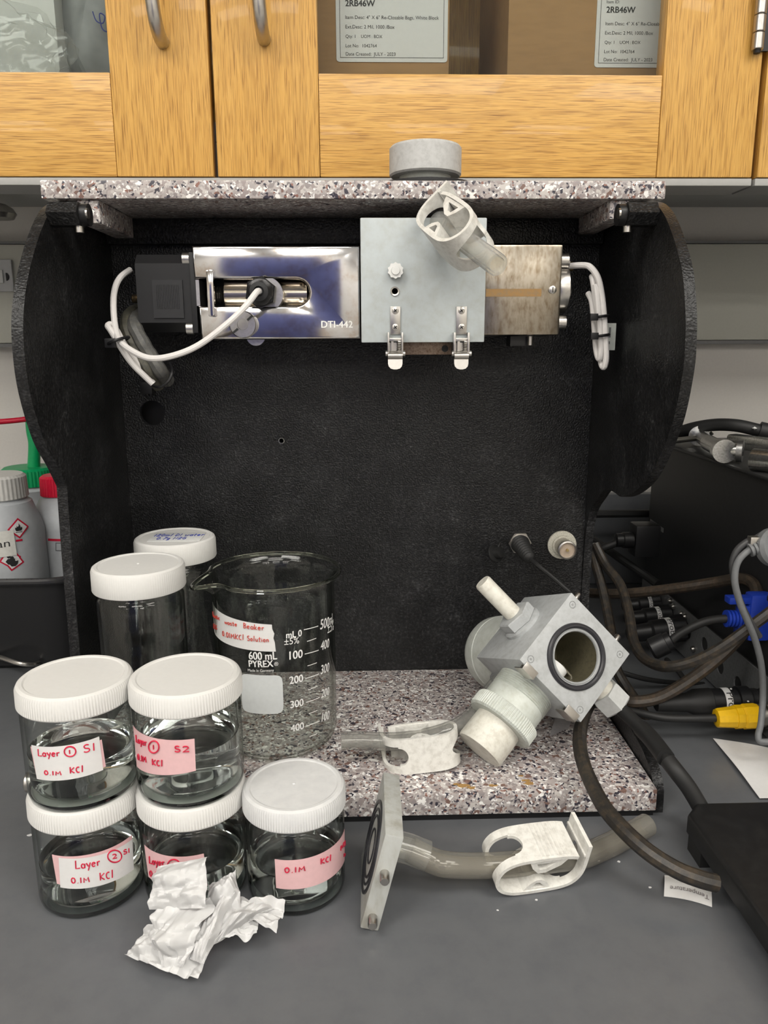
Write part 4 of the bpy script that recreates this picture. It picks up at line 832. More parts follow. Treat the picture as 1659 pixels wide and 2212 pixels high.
def hit(px, py, cx_, cy, R):
    d = ray(px, py); o = CAM; ox, oy = o.x-cx_, o.y-cy
    a = d.x*d.x+d.y*d.y; b = 2*(ox*d.x+oy*d.y); c = ox*ox+oy*oy-R*R; q = b*b-4*a*c
    t = (-b-math.sqrt(max(q, 0)))/(2*a); p = o+d*t
    return math.atan2(p.x-cx_, -(p.y-cy)), p.z
def surf(cx_, cy, R): return lambda th, z: Vector((cx_+R*math.sin(th), cy-R*math.cos(th), z))
def sticker(parent, nm, cx_, cy, R, quad, mat, off=.0003, n=20, ragged=False):
    # quad of pixels: bottom left, bottom right, top right, top left
    H_ = [hit(x, y, cx_, cy, R) for x, y in quad]
    def uv(u, v):
        a = tuple(H_[0][i]+(H_[1][i]-H_[0][i])*u for i in (0, 1)); b = tuple(H_[3][i]+(H_[2][i]-H_[3][i])*u for i in (0, 1))
        return a[0]+(b[0]-a[0])*v, a[1]+(b[1]-a[1])*v
    S0, S1 = surf(cx_, cy, R+off), surf(cx_, cy, R+off+.00018)
    def shp(S):
        def f(u, v):
            if ragged and u > .97: u = u+.012*math.sin(v*23)+.01*math.sin(v*51)
            return S(*uv(u, v))
        return f
    m = MB(); m.grid(shp(S1), n, 6); m.grid(shp(S0), n, 6); o = obj(nm, m, mat, parent)
    S2 = surf(cx_, cy, R+off+.0003)
    return o, (lambda u, v: S2(*uv(u, v)))
JR, JH = .0366, .082
jx1, jy1 = -.1985, .4935; jx2, jy2 = -.1238, .4945
j1_ = jar('glass_jar', jx1, jy1, 0, JR, JH, 'glass jar labelled layer 2 S1, bottom jar of the outer stack', .42)
j2_ = jar('glass_jar', jx2, jy2, 0, JR, JH, 'glass jar behind the crumpled tissue, bottom jar of its stack', .42)
j3_ = jar('glass_jar', jx1+.001, jy1-.001, JH+.0002, JR, JH, 'glass jar labelled layer 1 S1, on top of the outer stack', .48)
j4_ = jar('glass_jar', jx2+.001, jy2-.001, JH+.0002, JR, JH, 'glass jar with pink label layer 1 S2, on top of its stack', .62)
j5_ = jar('glass_jar', -.0508, .4895, 0, .0350, .0815, 'single glass jar with grey worn lid and pink 0.1M KCl label', .42, lidm=LIDW)
t1x, t1y, t2x, t2y = -.1865, .617, -.1775, .707
k1_ = jar('tall_glass_jar', t1x, t1y, .0270, .0355, .180, 'tall empty glass jar with plain white lid, on the granite base', 0, True, group='tall screw top jars', lidh=.020, lidR=.0372)
k2_ = jar('tall_glass_jar', t2x, t2y, .0270, .0355, .180, 'tall empty glass jar with handwriting on its lid, at the back', 0, True, group='tall screw top jars', lidh=.020, lidR=.0372)
def hand(mb_, s, p0, p1, h, cx_, cy, R, rr=.0005):
    a, b = hit(*p0, cx_, cy, R), hit(*p1, cx_, cy, R); tp = hit(p0[0], p0[1]-h, cx_, cy, R); H_ = tp[1]-a[1]
    S = surf(cx_, cy, R+.0010); tot = sum(.35 if c == ' ' else G[c][0]+.12 for c in s); x = 0
    for ch in s:
        if ch == ' ': x += .35; continue
        wd, st_ = G[ch]
        for q in st_: mb_.tube([S(a[0]+(b[0]-a[0])*(x+u)/tot, a[1]+(b[1]-a[1])*(x+u)/tot+v*H_) for u, v in q], rr, 5)
        x += wd+.12
def ring(mb_, c, rx, ry, cx_, cy, R, rr=.0005):
    S = surf(cx_, cy, R+.0010); mb_.tube([S(*hit(c[0]+rx*math.cos(k*PI/10), c[1]+ry*math.sin(k*PI/10), cx_, cy, R)) for k in range(22)], rr, 5)
def note(j, c, R, quads, lines, cr, mat=None):
    for k, (q, mt) in enumerate(quads):
        o, f = sticker(j, 'paper_label', c[0], c[1], R, q, mt, .0003+.0004*k, ragged=(mat is not None))
    X = lambda p: (cr[0]+p[0]/cr[2], cr[1]+p[1]/cr[2]); m = MB()
    for L in lines:
        if L[0] == 'o': ring(m, X(L[1]), L[2]/cr[2], L[3]/cr[2], c[0], c[1], R)
        else: hand(m, L[0], X(L[1]), X(L[2]), L[3]/cr[2], c[0], c[1], R, .00044 if mat is None else .00032)
    obj('handwriting', m, mat or RED, o)
K4 = (20, 1390, 3.072)
note(j3_, (jx1+.001, jy1-.001), JR, [([(80, 1676), (228, 1655), (219, 1597), (67, 1612)], PINK), ([(82, 1681), (222, 1662), (213, 1590), (70, 1608)], PAPER)],
     [('Layer', (200, 742), (345, 742), 45), ('o', (405, 712), 37, 33), ('1', (400, 728), (412, 728), 30), ('S1', (488, 722), (585, 702), 58), ('0.1M', (240, 865), (358, 868), 30), ('KCl', (405, 858), (500, 846), 45)], K4)
note(j4_, (jx2+.001, jy2-.001), JR, [([(297, 1655), (423, 1664), (420, 1595), (289, 1567)], PINK)],
     [('Layer', (852, 652), (922, 678), 45), ('o', (965, 682), 33, 40), ('1', (960, 699), (972, 699), 32), ('S2', (1095, 715), (1205, 715), 45), ('0.1M', (862, 768), (922, 787), 40), ('KCl', (955, 802), (1030, 812), 42)], K4)
note(j1_, (jx1, jy1), JR, [([(124, 1908), (286, 1876), (284, 1803), (113, 1845)], PINK), ([(132, 1915), (287, 1877), (284, 1812), (128, 1851)], PAPER)],
     [('Layer', (442, 1490), (608, 1465), 55), ('o', (695, 1408), 45, 40), ('2', (680, 1425), (715, 1420), 35), ('S1', (750, 1398), (800, 1382), 35), ('0.1M', (415, 1585), (542, 1575), 40), ('KCl', (600, 1568), (695, 1547), 55)], K4)
note(j2_, (jx2, jy2), JR, [([(322, 1893), (448, 1912), (440, 1843), (313, 1824)], PINK)],
     [('Layer', (938, 1455), (1040, 1470), 45), ('o', (1095, 1465), 40, 38), ('2', (1082, 1478), (1110, 1480), 30), ('S2', (1195, 1478), (1270, 1480), 40), ('0.1M', (940, 1538), (1030, 1550), 38), ('KCl', (1080, 1562), (1160, 1570), 40)], K4)
note(j5_, (-.0508, .4895), .0350, [([(597, 1917), (743, 1858), (743, 1790), (594, 1855)], PINK)],
     [('0.1M', (560, 1175), (755, 1155), 50), ('KCl', (875, 1102), (975, 1065), 55), ('pCl', (1050, 968), (1092, 932), 45), ('N', (1078, 1038), (1092, 1030), 28)], (480, 1600, 4.1475))
# note on the far tall lid
zl_ = .0270+.180; f = lambda u, v: Vector((t2x-.030+.062*u, t2y-.018+.034*v, zl_+.0004))
m = MB(); m.box((t2x-.021, t2y-.019, zl_-.0004), (t2x+.027, t2y+.013, zl_+.0001), .0001); lb = obj('lid_label', m, plain('glossy_tape', (.78, .78, .76), .3), k2_)
m = MB(); scribble(m, '120ml DI water', f, .17, .48, .27, .38, .0003, .01); scribble(m, '0.7g N2G', f, .25, .12, .27, .38, .0003, .02); obj('handwriting', m, BLUEI, lb)

# ------------------------------------------------------------------ beaker
bx, by, bz, BR, BH = -.0800, .6570, .0270, .0535, .160
t = thing('beaker', (bx, by, bz), 'large clear glass beaker with white graduations on the granite base', 'beaker')
prof_o = [(0, .0012), (.030, .0008), (.040, .0), (.0470, .0018), (.0515, .0062), (BR, .013), (BR, .08), (BR, BH-.016), (BR+.0006, BH-.010), (BR+.0022, BH-.0055), (BR+.0048, BH-.0018), (BR+.0062, BH-.0004), (BR+.0062, BH+.0010), (BR+.0045, BH+.0014), (BR+.0025, BH-.0002), (BR-.0005, BH-.005), (BR-.0016, BH-.012), (BR-.0020, BH-.018), (BR-.0022, .08), (BR-.0022, .014), (.0498, .0085), (.046, .0042), (.040, .0030), (0, .0034)]
NB = 120; m = MB(); m.lathe(prof_o, NB, Matrix.Translation((bx, by, bz)))
sa = math.atan2(at(425, 1268, Y=.64).y-by-.012, at(425, 1268, Y=.64).x-bx)
for j, (r_, z_) in enumerate(prof_o):
    if z_ < BH-.022 or r_ < .045: continue
    wz = min(1, (z_-(BH-.022))/.022)
    for i in range(NB):
        v = m.v[j*NB+i]; d = math.atan2(v.y-by, v.x-bx)-sa; d = (d+PI) % (2*PI)-PI
        k_ = math.exp(-(d/.20)**2)*wz**2; e_ = -.18*math.exp(-((abs(d)-.42)/.16)**2)*wz**2
        dr_ = Vector((v.x-bx, v.y-by, 0)).normalized(); m.v[j*NB+i] = v+dr_*(.0135*k_+.0135*e_)+Vector((0, 0, -.0050*k_))
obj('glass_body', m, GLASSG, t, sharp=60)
S_ = surf(bx, by, BR+.00025)
def bhit(x, y): return hit(x, y, bx, by, BR)
def btext(mb_, s, p0, p1, hsx=1.0, bold=0):
    a, b = bhit(*p0), bhit(*p1); V, F = text_raw(s); wd = math.hypot(BR*(b[0]-a[0]), b[1]-a[1]); ca, sa_ = BR*(b[0]-a[0])/wd, (b[1]-a[1])/wd
    for k in range(1+bold):
        mb_.add([S_(a[0]+(x*ca-y*hsx*sa_)*wd/BR+k*.00035/BR, a[1]+(x*sa_+y*hsx*ca)*wd+k*.0002) for x, y in V], F)
m = MB()
btext(m, '600 mL', (538, 1424), (598, 1424), 1.25, 1); btext(m, 'PYREX', (538, 1440), (590, 1440), 1.15, 1); btext(m, '\u00ae', (592, 1438), (601, 1438), 1); btext(m, 'Made in Germany', (536, 1450), (592, 1450), 1.1)
btext(m, 'mL 0', (618, 1379), (651, 1374), 1.2, 1); btext(m, '\u00b15%', (614, 1393), (646, 1389), 1.1, 0)
for s, p0, p1, q0, q1, u0, u1, U in (('', 0, 0, (656, 1361), (687, 1353), (691, 1360), (710, 1353), '500'), ('100', (625, 1425), (653, 1420), (658, 1413.5), (688, 1405), (692, 1405), (710, 1398), '400'), ('200', (625, 1478), (654, 1472), (659, 1466.5), (689, 1456), (692, 1457), (710, 1450), '300'), ('300', (627, 1530), (655, 1524), (661, 1518), (690, 1507), (693, 1508), (710, 1501), '200'), ('400', (628, 1581), (656, 1574), (661, 1569), (690, 1558), (694, 1559), (710, 1553), '100')):
    if s: btext(m, s, p0, p1, 1.15, 1)
    btext(m, U, u0, u1, 1.3, 1)
    a, b = bhit(*q0), bhit(*q1); m.grid(lambda u, v: S_(a[0]+(b[0]-a[0])*u, a[1]+(b[1]-a[1])*u+.0007*v), 6, 1)
for q0, q1 in (((663, 1386), (683, 1379)), ((664, 1439), (684, 1432)), ((665, 1491), (685, 1483)), ((667, 1542), (685, 1535)), ((668, 1592), (685, 1585))):
    a, b = bhit(*q0), bhit(*q1); m.grid(lambda u, v: S_(a[0]+(b[0]-a[0])*u, a[1]+(b[1]-a[1])*u+.0006*v), 5, 1)
btext(m, 'mL', (711, 1350), (719, 1344), 1.6); btext(m, '\u00b15%', (707, 1368), (720, 1360), 1.6)
obj('graduations', m, PRINTW, t)
# frosted square with rounded corners
a, b = bhit(524, 1536), bhit(610, 1457); cth, cz_ = (a[0]+b[0])/2, (a[1]+b[1])/2; hw, hh = (b[0]-a[0])/2, (b[1]-a[1])/2
def sq(u, v):
    x, y = 2*u-1, 2*v-1; k = (abs(x)**7+abs(y)**7)**(1/7) or 1; mm = max(abs(x), abs(y)); s = mm/k if k else 1
    return S_(cth+hw*x*s, cz_+hh*y*s)
m = MB(); m.grid(sq, 24, 24); obj('frosted_patch', m, FROST, t)
note(t, (bx, by), BR, [([(461, 1362), (596, 1407), (588, 1349), (453, 1300)], PAPER)],
     [('Acoustic', (182, 690), (265, 735), 45), ('waste', (310, 770), (437, 797), 45), ('Beaker', (492, 810), (703, 835), 55), ('75%', (188, 815), (240, 832), 50), ('0.01MKCl', (288, 890), (505, 932), 55), ('Solution', (530, 935), (750, 952), 55)], (420, 1180, 4.609), plain('orange_red_ink', (.62, .06, .04), .6))
m = MB(); NR = 120; rim = []
for i in range(NR+1):
    th = 2*PI*i/NR; d = (th-sa+PI) % (2*PI)-PI; k_ = math.exp(-(d/.20)**2); e_ = -.18*math.exp(-((abs(d)-.42)/.16)**2)
    r_ = BR+.0052+.0135*(k_+e_); rim.append((bx+r_*math.cos(th), by+r_*math.sin(th), bz+BH-.0002-.0050*k_))
m.tube(rim, .0019, 10, caps=False); obj('rim', m, glass('green_tinged_glass', (.93, .96, .84), 0, 1.5), t)

# ------------------------------------------------------------------ crumpled tissue
m = MB()
def sheet(q, seed, amp=.004, fold=.0, n=40, fr=62):
    P = [at(x, y, Y=Y_) for x, y, Y_ in q]; nn = (P[1]-P[0]).cross(P[3]-P[0]).normalized(); rg = random.Random(int(seed*100))
    tri = lambda t: 2*abs(2*(t-math.floor(t+.5)))-1
    W = [(f_, rg.uniform(0, PI), rg.random()) for f_ in (.9, 1.2, 1.6, 2.1, 2.8, 3.7, 5.0, 6.5)]
    def f(u, v):
        p = (P[0].lerp(P[1], u)).lerp(P[3].lerp(P[2], u), v); so = Vector((seed, seed*.7, 0))
        wob = .10*noise.noise(Vector((u*3, v*3, seed)))
        h = sum(tri(f_*(u*math.cos(th)+v*math.sin(th)+wob)+ph)/f_ for f_, th, ph in W)
        p = p+nn*(amp*.62*h+amp*.10*noise.noise(p*260+so)+fold*math.sin(v*PI)*math.sin(u*PI))
        p.z = max(p.z, .0006+.0003*abs(h)); return p
    m.grid(f, n, n)
sheet([(325, 1965, .430), (452, 1962, .424), (448, 1848, .442), (340, 1872, .446)], 1.1, .005, .012)
sheet([(340, 2092, .408), (400, 2088, .402), (455, 1955, .424), (326, 1950, .432)], 2.3, .006, .010)
sheet([(267, 2060, .418), (350, 2096, .405), (400, 1995, .428), (312, 2002, .430)], 3.7, .004, .006)
sheet([(352, 2100, .405), (430, 2118, .398), (470, 2010, .420), (410, 2010, .425)], 4.9, .004, .004)
sheet([(402, 2070, .409), (442, 2085, .406), (512, 1930, .436), (445, 1940, .436)], 6.1, .005, .008)
sheet([(445, 1968, .430), (520, 1965, .434), (510, 1873, .450), (452, 1910, .446)], 7.7, .004, .009)
sheet([(435, 2060, .412), (530, 1998, .428), (615, 1950, .440), (500, 1945, .438)], 9.3, .005, .010)
sheet([(500, 1985, .432), (598, 2020, .420), (617, 1948, .440), (520, 1938, .446)], 10.9, .005, .008)
sheet([(480, 2030, .418), (555, 2020, .420), (560, 1985, .432), (490, 1990, .432)], 12.1, .003, .003)
single('tissue', m, TISS, 'crumpled white tissue on the bench in front of the jars', 'tissue', sharp=20)

# ------------------------------------------------------------------ left background: tub with bottles
tx0, ty0 = -.475, 1.02; tz = at(70, 1250, Y=.865).z-.002
t = thing('black_tub', (tx0, ty0, 0), 'black plastic tub holding bottles behind the stand', 'tub')
m = MB()
def rrect(hx, hy, r, z, n=8):
    L = []
    for sx, sy, a0 in ((1, 1, 0), (-1, 1, 90), (-1, -1, 180), (1, -1, 270)):
        L += [Vector((tx0+sx*(hx-r)+r*math.cos(math.radians(a0+90*k/n)), ty0+sy*(hy-r)+r*math.sin(math.radians(a0+90*k/n)), z)) for k in range(n+1)]
    return L
rows = [rrect(.137, .137, .045, .0005), rrect(.143, .143, .05, .006), rrect(.152, .154, .055, tz-.0035), rrect(.152, .154, .055, tz), rrect(.149, .151, .053, tz), rrect(.140, .140, .045, .009), rrect(.13, .13, .04, .005)]
n_ = len(rows[0]); V = [p for r in rows for p in r]; F = [(j*n_+i, j*n_+(i+1) % n_, (j+1)*n_+(i+1) % n_, (j+1)*n_+i) for j in range(len(rows)-1) for i in range(n_)]
F += [tuple(reversed(range(n_))), tuple((len(rows)-1)*n_+i for i in range(n_))]; m.add(V, F); obj('tub_body', m, BLKS, t)
m = MB(); r0 = rrect(.1535, .1555, .056, tz-.002); m.tube(r0+[r0[0], r0[1]], .0045, 10); obj('rim', m, plain('satin_black_rim', (.03, .03, .032), .22), t)
m = MB(); m.tube(smooth(pts((-60, 1405, .90), (0, 1420, .868), (40, 1433, .855), (70, 1436, .86), (84, 1432, .872)), 6), .0028, 10); single('wire_handle', m, STEEL, 'curved shiny wire lying before the black tub', 'wire')
def bottle(px, py_top, Y_, R, zb_, label, capm, capR, caph, shoulder, ribs=40):
    c = at(px, py_top, Y=Y_); t = thing('reagent_bottle', (c.x, Y_, zb_), label, 'bottle', 'bottles in the black tub'); H = c.z-zb_
    M = Matrix.Translation((c.x, Y_, zb_)); nb = H-caph
    m = MB(); m.lathe([(0, 0), (R-.004, 0), (R, .004), (R, nb-shoulder-.012), (R-.003, nb-shoulder), (capR+.004, nb-.006), (capR-.001, nb-.003), (capR-.002, nb+.005), (0, nb+.005)], 56, M); obj('bottle_body', m, SEMI, t)
    m = MB(); m.lathe([(capR, nb-.001), (capR+.0008, nb), (capR, H-.003), (capR-.003, H), (0, H+.0005)], 160, M, ribs=ribs, rib=.0007, rsel=(1, 2)); obj('cap', m, capm, t)
    return t, c
zt_ = .0062
B1, c1 = bottle(-8, 1024, .94, .048, zt_, 'milky bottle with dull white cap and hazard diamonds', CAPW, .0325, .028, .03)
B2, c2_ = bottle(124, 1025, 1.0, .040, zt_, 'milky bottle with red screw cap half hidden by the stand', REDP, .0215, .026, .03)
B3, c3_ = bottle(60, 1008, 1.075, .036, zt_, 'wash bottle with green cap and green stem behind the others', GREEN, .034, .024, .02, 48)
m = MB(); m.tube(smooth([Vector((c3_.x+.008, 1.075, c3_.z-.002)), at(74, 960, Y=1.075), at(68, 930, Y=1.075), at(65, 900, Y=1.075)], 6), .0085, 14, rfun=lambda s: 1-.25*s); obj('stem', m, GREEN, B3)
m = MB(); m.tube(smooth(pts((-60, 914, 1.05), (0, 911, 1.06), (52, 906, 1.07), (65, 902, 1.075)), 6), .0038, 12); obj('spout_tube', m, REDP, B3)
R1 = .048
def diamond(parent, quad_c, half, rot, c, R, kind):
    a = hit(*quad_c, c.x, c.y, R)
    def mk(h, off, mat, nm, par):
        S = surf(c.x, c.y, R+off); ct, st_ = math.cos(rot), math.sin(rot)
        m = MB(); m.grid(lambda u, v: S(a[0]+((2*u-1)*ct-(2*v-1)*st_)*h/R, a[1]+((2*u-1)*st_+(2*v-1)*ct)*h), 8, 8); return obj(nm, m, mat, par)
    s = mk(half, .0004, REDP, 'hazard_sticker', parent); mk(half*.80, .0007, PAPER, 'hazard_field', s)
    S = surf(c.x, c.y, R+.0011); m = MB()
    if kind == 'flame':
        P = [(-.35, -.35), (.3, -.35), (.45, -.1), (.4, .2), (.25, .05), (.2, .35), (.02, .7), (.0, .35), (-.15, .2), (-.25, .4), (-.3, .1), (-.45, .2), (-.48, -.1)]
        m.add([S(a[0]+x*half/R, a[1]+y*half) for x, y in P], [tuple(range(len(P)))])
        m.add([S(a[0]+x*half/R, a[1]+y*half) for x, y in ((-.45, -.55), (.4, -.55), (.4, -.47), (-.45, -.47))], [(0, 1, 2, 3)])
    else:
        P = [(-.15+.25*math.cos(k*PI/6), .45+.28*math.sin(k*PI/6)) for k in range(12)]; m.add([S(a[0]+x*half/R, a[1]+y*half) for x, y in P], [tuple(range(12))])
        P = [(-.6, -.15), (-.3, .2), (0, .2), (.15, .35), (.25, .1), (.6, .15), (.5, -.3), (.2, -.6), (-.3, -.6)]; m.add([S(a[0]+x*half/R, a[1]+y*half-half*.1) for x, y in P], [tuple(range(9))])
    obj('hazard_symbol', m, INK, s)
diamond(B1, (40, 1141), .0090, PI/4, c1, R1, 'flame')
diamond(B1, (22, 1208), .0088, PI/4+.12, c1, R1, 'x'); diamond(B1, (29, 1212), .0088, PI/4-.28, c1, R1, 'body')
o, f = sticker(B1, 'paper_label', c1.x, c1.y, R1, [(-70, 1205), (36, 1198), (28, 1144), (-70, 1150)], plain('cream_label', (.72, .71, .66), .7), .0012)
m = MB(); V, F = text_raw('an'); m.add([f(.66+x*.24, .38+y*.24*1.5) for x, y in V], F); obj('lettering', m, INK, o)
o, f = sticker(B1, 'red_stripe', c1.x, c1.y, R1, [(34, 1170), (48, 1168), (48, 1164), (34, 1166)], REDP, .0003)
o, f = sticker(B2, 'red_stripe', c2_.x, c2_.y, .040, [(104, 1168), (134, 1169), (134, 1164), (104, 1163)], REDP, .0003)
o, f = sticker(B2, 'symbol_box', c2_.x, c2_.y, .040, [(120, 1190), (140, 1190), (140, 1172), (120, 1172)], plain('grey_print', (.15, .15, .16), .7), .0003)
o, f = sticker(B2, 'symbol_field', c2_.x, c2_.y, .040, [(122, 1188), (139, 1188), (139, 1174), (122, 1174)], SEMI, .0006)
# hanging clip strip under the cabinet at the left edge
p = at(10, 455, Y=1.10); m = MB(); m.lathe([(.0, 0), (.02, .002), (.024, .008), (.020, .015), (.012, .020), (0, .022)], 24, Matrix.Translation((p.x-.01, 1.10, p.z-.012))); 
tt = thing('hook', (p.x-.01, 1.10, p.z-.012), 'small grey hanging fitting under the cabinet, left edge', 'fitting'); obj('hook_cup', m, STEEL, tt)
m = MB(); m.cyl((p.x-.01, 1.10, p.z+.008), (p.x-.01, 1.10, .5778), .005); obj('hook_stem', m, WHT, tt)

# ------------------------------------------------------------------ right: controller box, connectors and cables
XB = .40
t = thing('controller_box', (XB+.15, .80, 0), 'large matt black controller box with connector strip, beside the stand', 'controller')
m = MB(); m.box((XB, .56, .006), (XB+.32, 1.04, .249), .003); obj('case', m, BOXB, t)
m = MB(); m.box((XB-.004, .555, .2495), (XB+.324, 1.045, .2535), .002); obj('case_lid', m, plain('worn_black_lid', (.032, .032, .032), .45, var=.15, scale=40), t)
for x_, y_ in ((XB+.03, .6), (XB+.29, .6), (XB+.03, 1.0), (XB+.29, 1.0)):
    m = MB(); m.lathe([(.012, 0), (.012, .0058)], 20, Matrix.Translation((x_, y_, .0002))); obj('foot', m, RUB, t)
# connector strip: sheet with holes
m = MB(); m.box((XB-.006, .58, .004), (XB-.0045, 1.03, .062)); cut_ = []
holes = [(1523, 1392), (1557, 1440), (1595, 1478), (1645, 1505), (1488, 1365)]
for px, py in holes:
    p = at(px, py, X=XB-.005); c_ = MB(); c_.cyl((XB-.02, p.y, p.z), (XB+.01, p.y, p.z), .0085, n=28); cut_.append(c_)
cs_ = obj('connector_strip', cut(m, cut_), BRKT, t)
m = MB(); m.box((XB-.0043, .585, .0062), (XB-.0002, 1.025, .060)); obj('strip_backing', m, INK, t)
m = MB(); p = at(1410, 1128, X=XB-.0003)
plane_text(m, 'FUSE 250V T2A', at(1423, 1141, X=XB-.0004), (0, -1, 0), (0, 0, 1), -.055) if False else None
for k in range(11):
    yk = at(1405, 1125, X=XB).y-k*.0045; zk = at(1405, 1125, X=XB).z-.0002*k; m.box((XB-.0006, yk-.003, zk-.003), (XB-.0002, yk, zk+.003))
obj('printed_line', m, plain('grey_print_line', (.25, .25, .25), .7), t)
# power plug
pp = at(1380, 1165, X=XB-.02); yq = pp.y; zq = pp.z
yq = .955; zq = at(1380, 1163, Y=yq).z; xq = at(1418, 1163, Y=yq).x
t2 = thing('power_plug', (xq-.02, yq, zq-.02), 'black mains plug pushed into the controller box', 'plug')
xq = min(xq, XB-.001); m = MB(); m.box((xq-.032, yq-.014, zq-.022), (xq, yq+.014, zq+.020), .003); obj('plug_body', m, BLKS, t2)
m = MB(); m.revolve((xq-.032, yq, zq-.002), (-1, 0, 0), [(.0105, 0), (.0105, .012), (.009, .013), (.009, .021), (.0045, .022)], 20); obj('strain_relief', m, BLKS, t2)
m = MB(); m.tube(smooth([Vector((xq-.050, yq, zq-.002)), at(1325, 1175, Y=yq), at(1300, 1185, Y=yq), at(1275, 1205, Y=yq+.01), at(1240, 1240, Y=yq+.02)], 6), .0052, 12); obj('flex', m, RUB, t2)
# cable behind at the top of the back gap
cable('black_cable', pts((1225, 1112, 1.10), (1300, 1110, 1.10), (1400, 1109, 1.10), (1450, 1109, 1.10)), .0058, RUB, 'black cable crossing the gap in front of the backsplash')
cable('black_cable', pts((1280, 1165, 1.02), (1310, 1185, 1.0), (1345, 1210, .98), (1390, 1240, .96), (1420, 1262, .94)), .0055, RUB, 'black cable dropping behind the mains plug')
# hose and metal arm on top of the box
zt2 = .2538
t = thing('rubber_hose', at(1560, 918, Y=.95), 'black rubber hose arching over the controller box', 'hose')
m = MB(); m.tube(smooth(pts((1440, 945, 1.0), (1490, 927, .97), (1540, 918, .95), (1590, 919, .93), (1640, 930, .92), (1700, 945, .91)), 6), .0078, 16); obj('hose_body', m, RUB, t)
m = MB(); m.tube(pts((1640, 929, .92), (1700, 943, .91)), .0105, 18); obj('hose_sleeve', m, RUB, t)
m = MB(); p = at(1630, 925, Y=.912); m.lathe([(0, -.002), (.003, 0), (0, .002)], 10, Matrix.Translation(p)); obj('white_dot', m, WHT, t)
t = thing('jointed_support_rod', at(1570, 975, Z=zt2), 'zinc plated jointed metal arm lying on the controller box', 'metal arm')
def topat(x, y, h): return at(x, y, Z=zt2+h)
def rod(nm, a, b, r, mat=ZINC, n=24, r1=None): 
    m = MB(); m.cyl(a, b, r, r1, n); return obj(nm, m, mat, t)
a, b = topat(1448, 953, .012), topat(1508, 946, .013); rod('thin_rod', a, b, .0035, SATIN)
a, b = topat(1505, 938, .0135), topat(1530, 956, .0135); rod('eye_collar', a, a.lerp(b, .22), .0125); rod('joint_shaft', a, b, .0078)
b2 = topat(1560, 972, .0135); rod('joint_sleeve', b, b2, .0092); a2 = topat(1562, 964, .0135)
rod('joint_washer', b2, b2.lerp(b, -.18), .0128)
c = topat(1592, 974, .0135); rod('clamp_boss', b2.lerp(c, .15), c, .0086); d = c+(c-b2).normalized()*.006; rod('socket_head', c, d, .0120, stained('grey_zinc', (.42, .42, .41), (.3, .3, .3), .5, 90, .35, 1))
rod('hex_socket', d, d+(c-b2).normalized()*.0006, .0055, BLKS, 6)
a, b = topat(1578, 952, .012), topat(1690, 966, .012); m = MB(); dv = (b-a); m.box((0, -.0085, -.0085), (dv.length, .0085, .0085), .003, axes(a, dv.normalized(), Vector((0, 0, 1)).cross(dv).normalized(), dv.normalized().cross(Vector((0, 0, 1)).cross(dv).normalized()))); obj('flat_bar', m, ZINC, t)
m = MB(); m.lathe([(0, -.0035), (.0035, 0), (0, .0035)], 14, Matrix.Translation(topat(1536, 937, .016))); m.cyl(topat(1530, 940, .014), topat(1536, 937, .016), .0015); obj('lever_ball', m, SATIN, t)
a, b = topat(1625, 992, .0115), topat(1700, 1000, .0115)
t = thing('metal_thumb_bar', a, 'rounded zinc bar beside the jointed metal arm', 'metal bar'); m = MB(); m.tube([a, a.lerp(b, .02), a.lerp(b, .12), b], .0115, 20, rfun=lambda s: .75 if s < .3 else 1); obj('bar_body', m, ZINC, t)
# round locking plugs into the strip
def conn(px0, px1, py0, py1, R, Y_, label, txt=None, lp=None):
    a, b = at(px0, py0, Y=Y_), at(px1, py1, Y=Y_); b.x = min(b.x, XB-.0065)
    t = thing('round_plug', (a.x, Y_, a.z-R), label, 'plug', 'round plugs in the connector strip')
    d = (b-a).normalized(); L = (b-a).length
    m = MB(); m.lathe([(R*.45, 0), (R*.7, L*.04), (R*.78, L*.38), (R*.95, L*.42), (R*.95, L*.66)], 28, frame(a, d)); obj('back_shell', m, BLKS, t)
    m = MB(); m.lathe([(R*.9, L*.755), (R*1.06, L*.76), (R*1.06, L*.97), (R*.9, L)], 48, frame(a, d), ribs=8, rib=R*.10, rsel=(1, 2)); obj('lock_ring', m, BLKS, t)
    m = MB(); m.lathe([(R*.9, L*.655), (R*1.0, L*.66), (R*1.0, L*.75), (R*.9, L*.755)], 32, frame(a, d)); lb = obj('paper_band', m, PAPER, t)
    if txt:
        m = MB(); V, F = text_raw(txt); fr = frame(a, d, (0, -1, 0)); wd = R*1.5
        ang0 = math.radians(75)
        # text runs round the band, reading downwards on the visible side
        xax = Vector((0, -1, 0)); xax = (xax-d*xax.dot(d)).normalized(); zax = Vector((0, 0, 1)); zax = (zax-d*zax.dot(d)).normalized()
        def g(x, y):
            th = ang0-x*wd/R*1.15; rr_ = R*1.0+.0004; return a+d*(L*.672+y*wd*1.0)+(xax*math.cos(th)+zax*math.sin(th))*rr_
        m.add([g(x, y) for x, y in V], F); obj('lettering', m, INK, lb)
    return t
conn(1345, 1443, 1309, 1301, .0125, .965, 'round black plug marked sensor, farthest along the connector strip', 'Sensor')
conn(1350, 1465, 1336, 1328, .0120, .925, 'round black plug second along the connector strip', 'Probe')
conn(1355, 1490, 1370, 1355, .0145, .88, 'round black plug third along the connector strip', 'Probe')
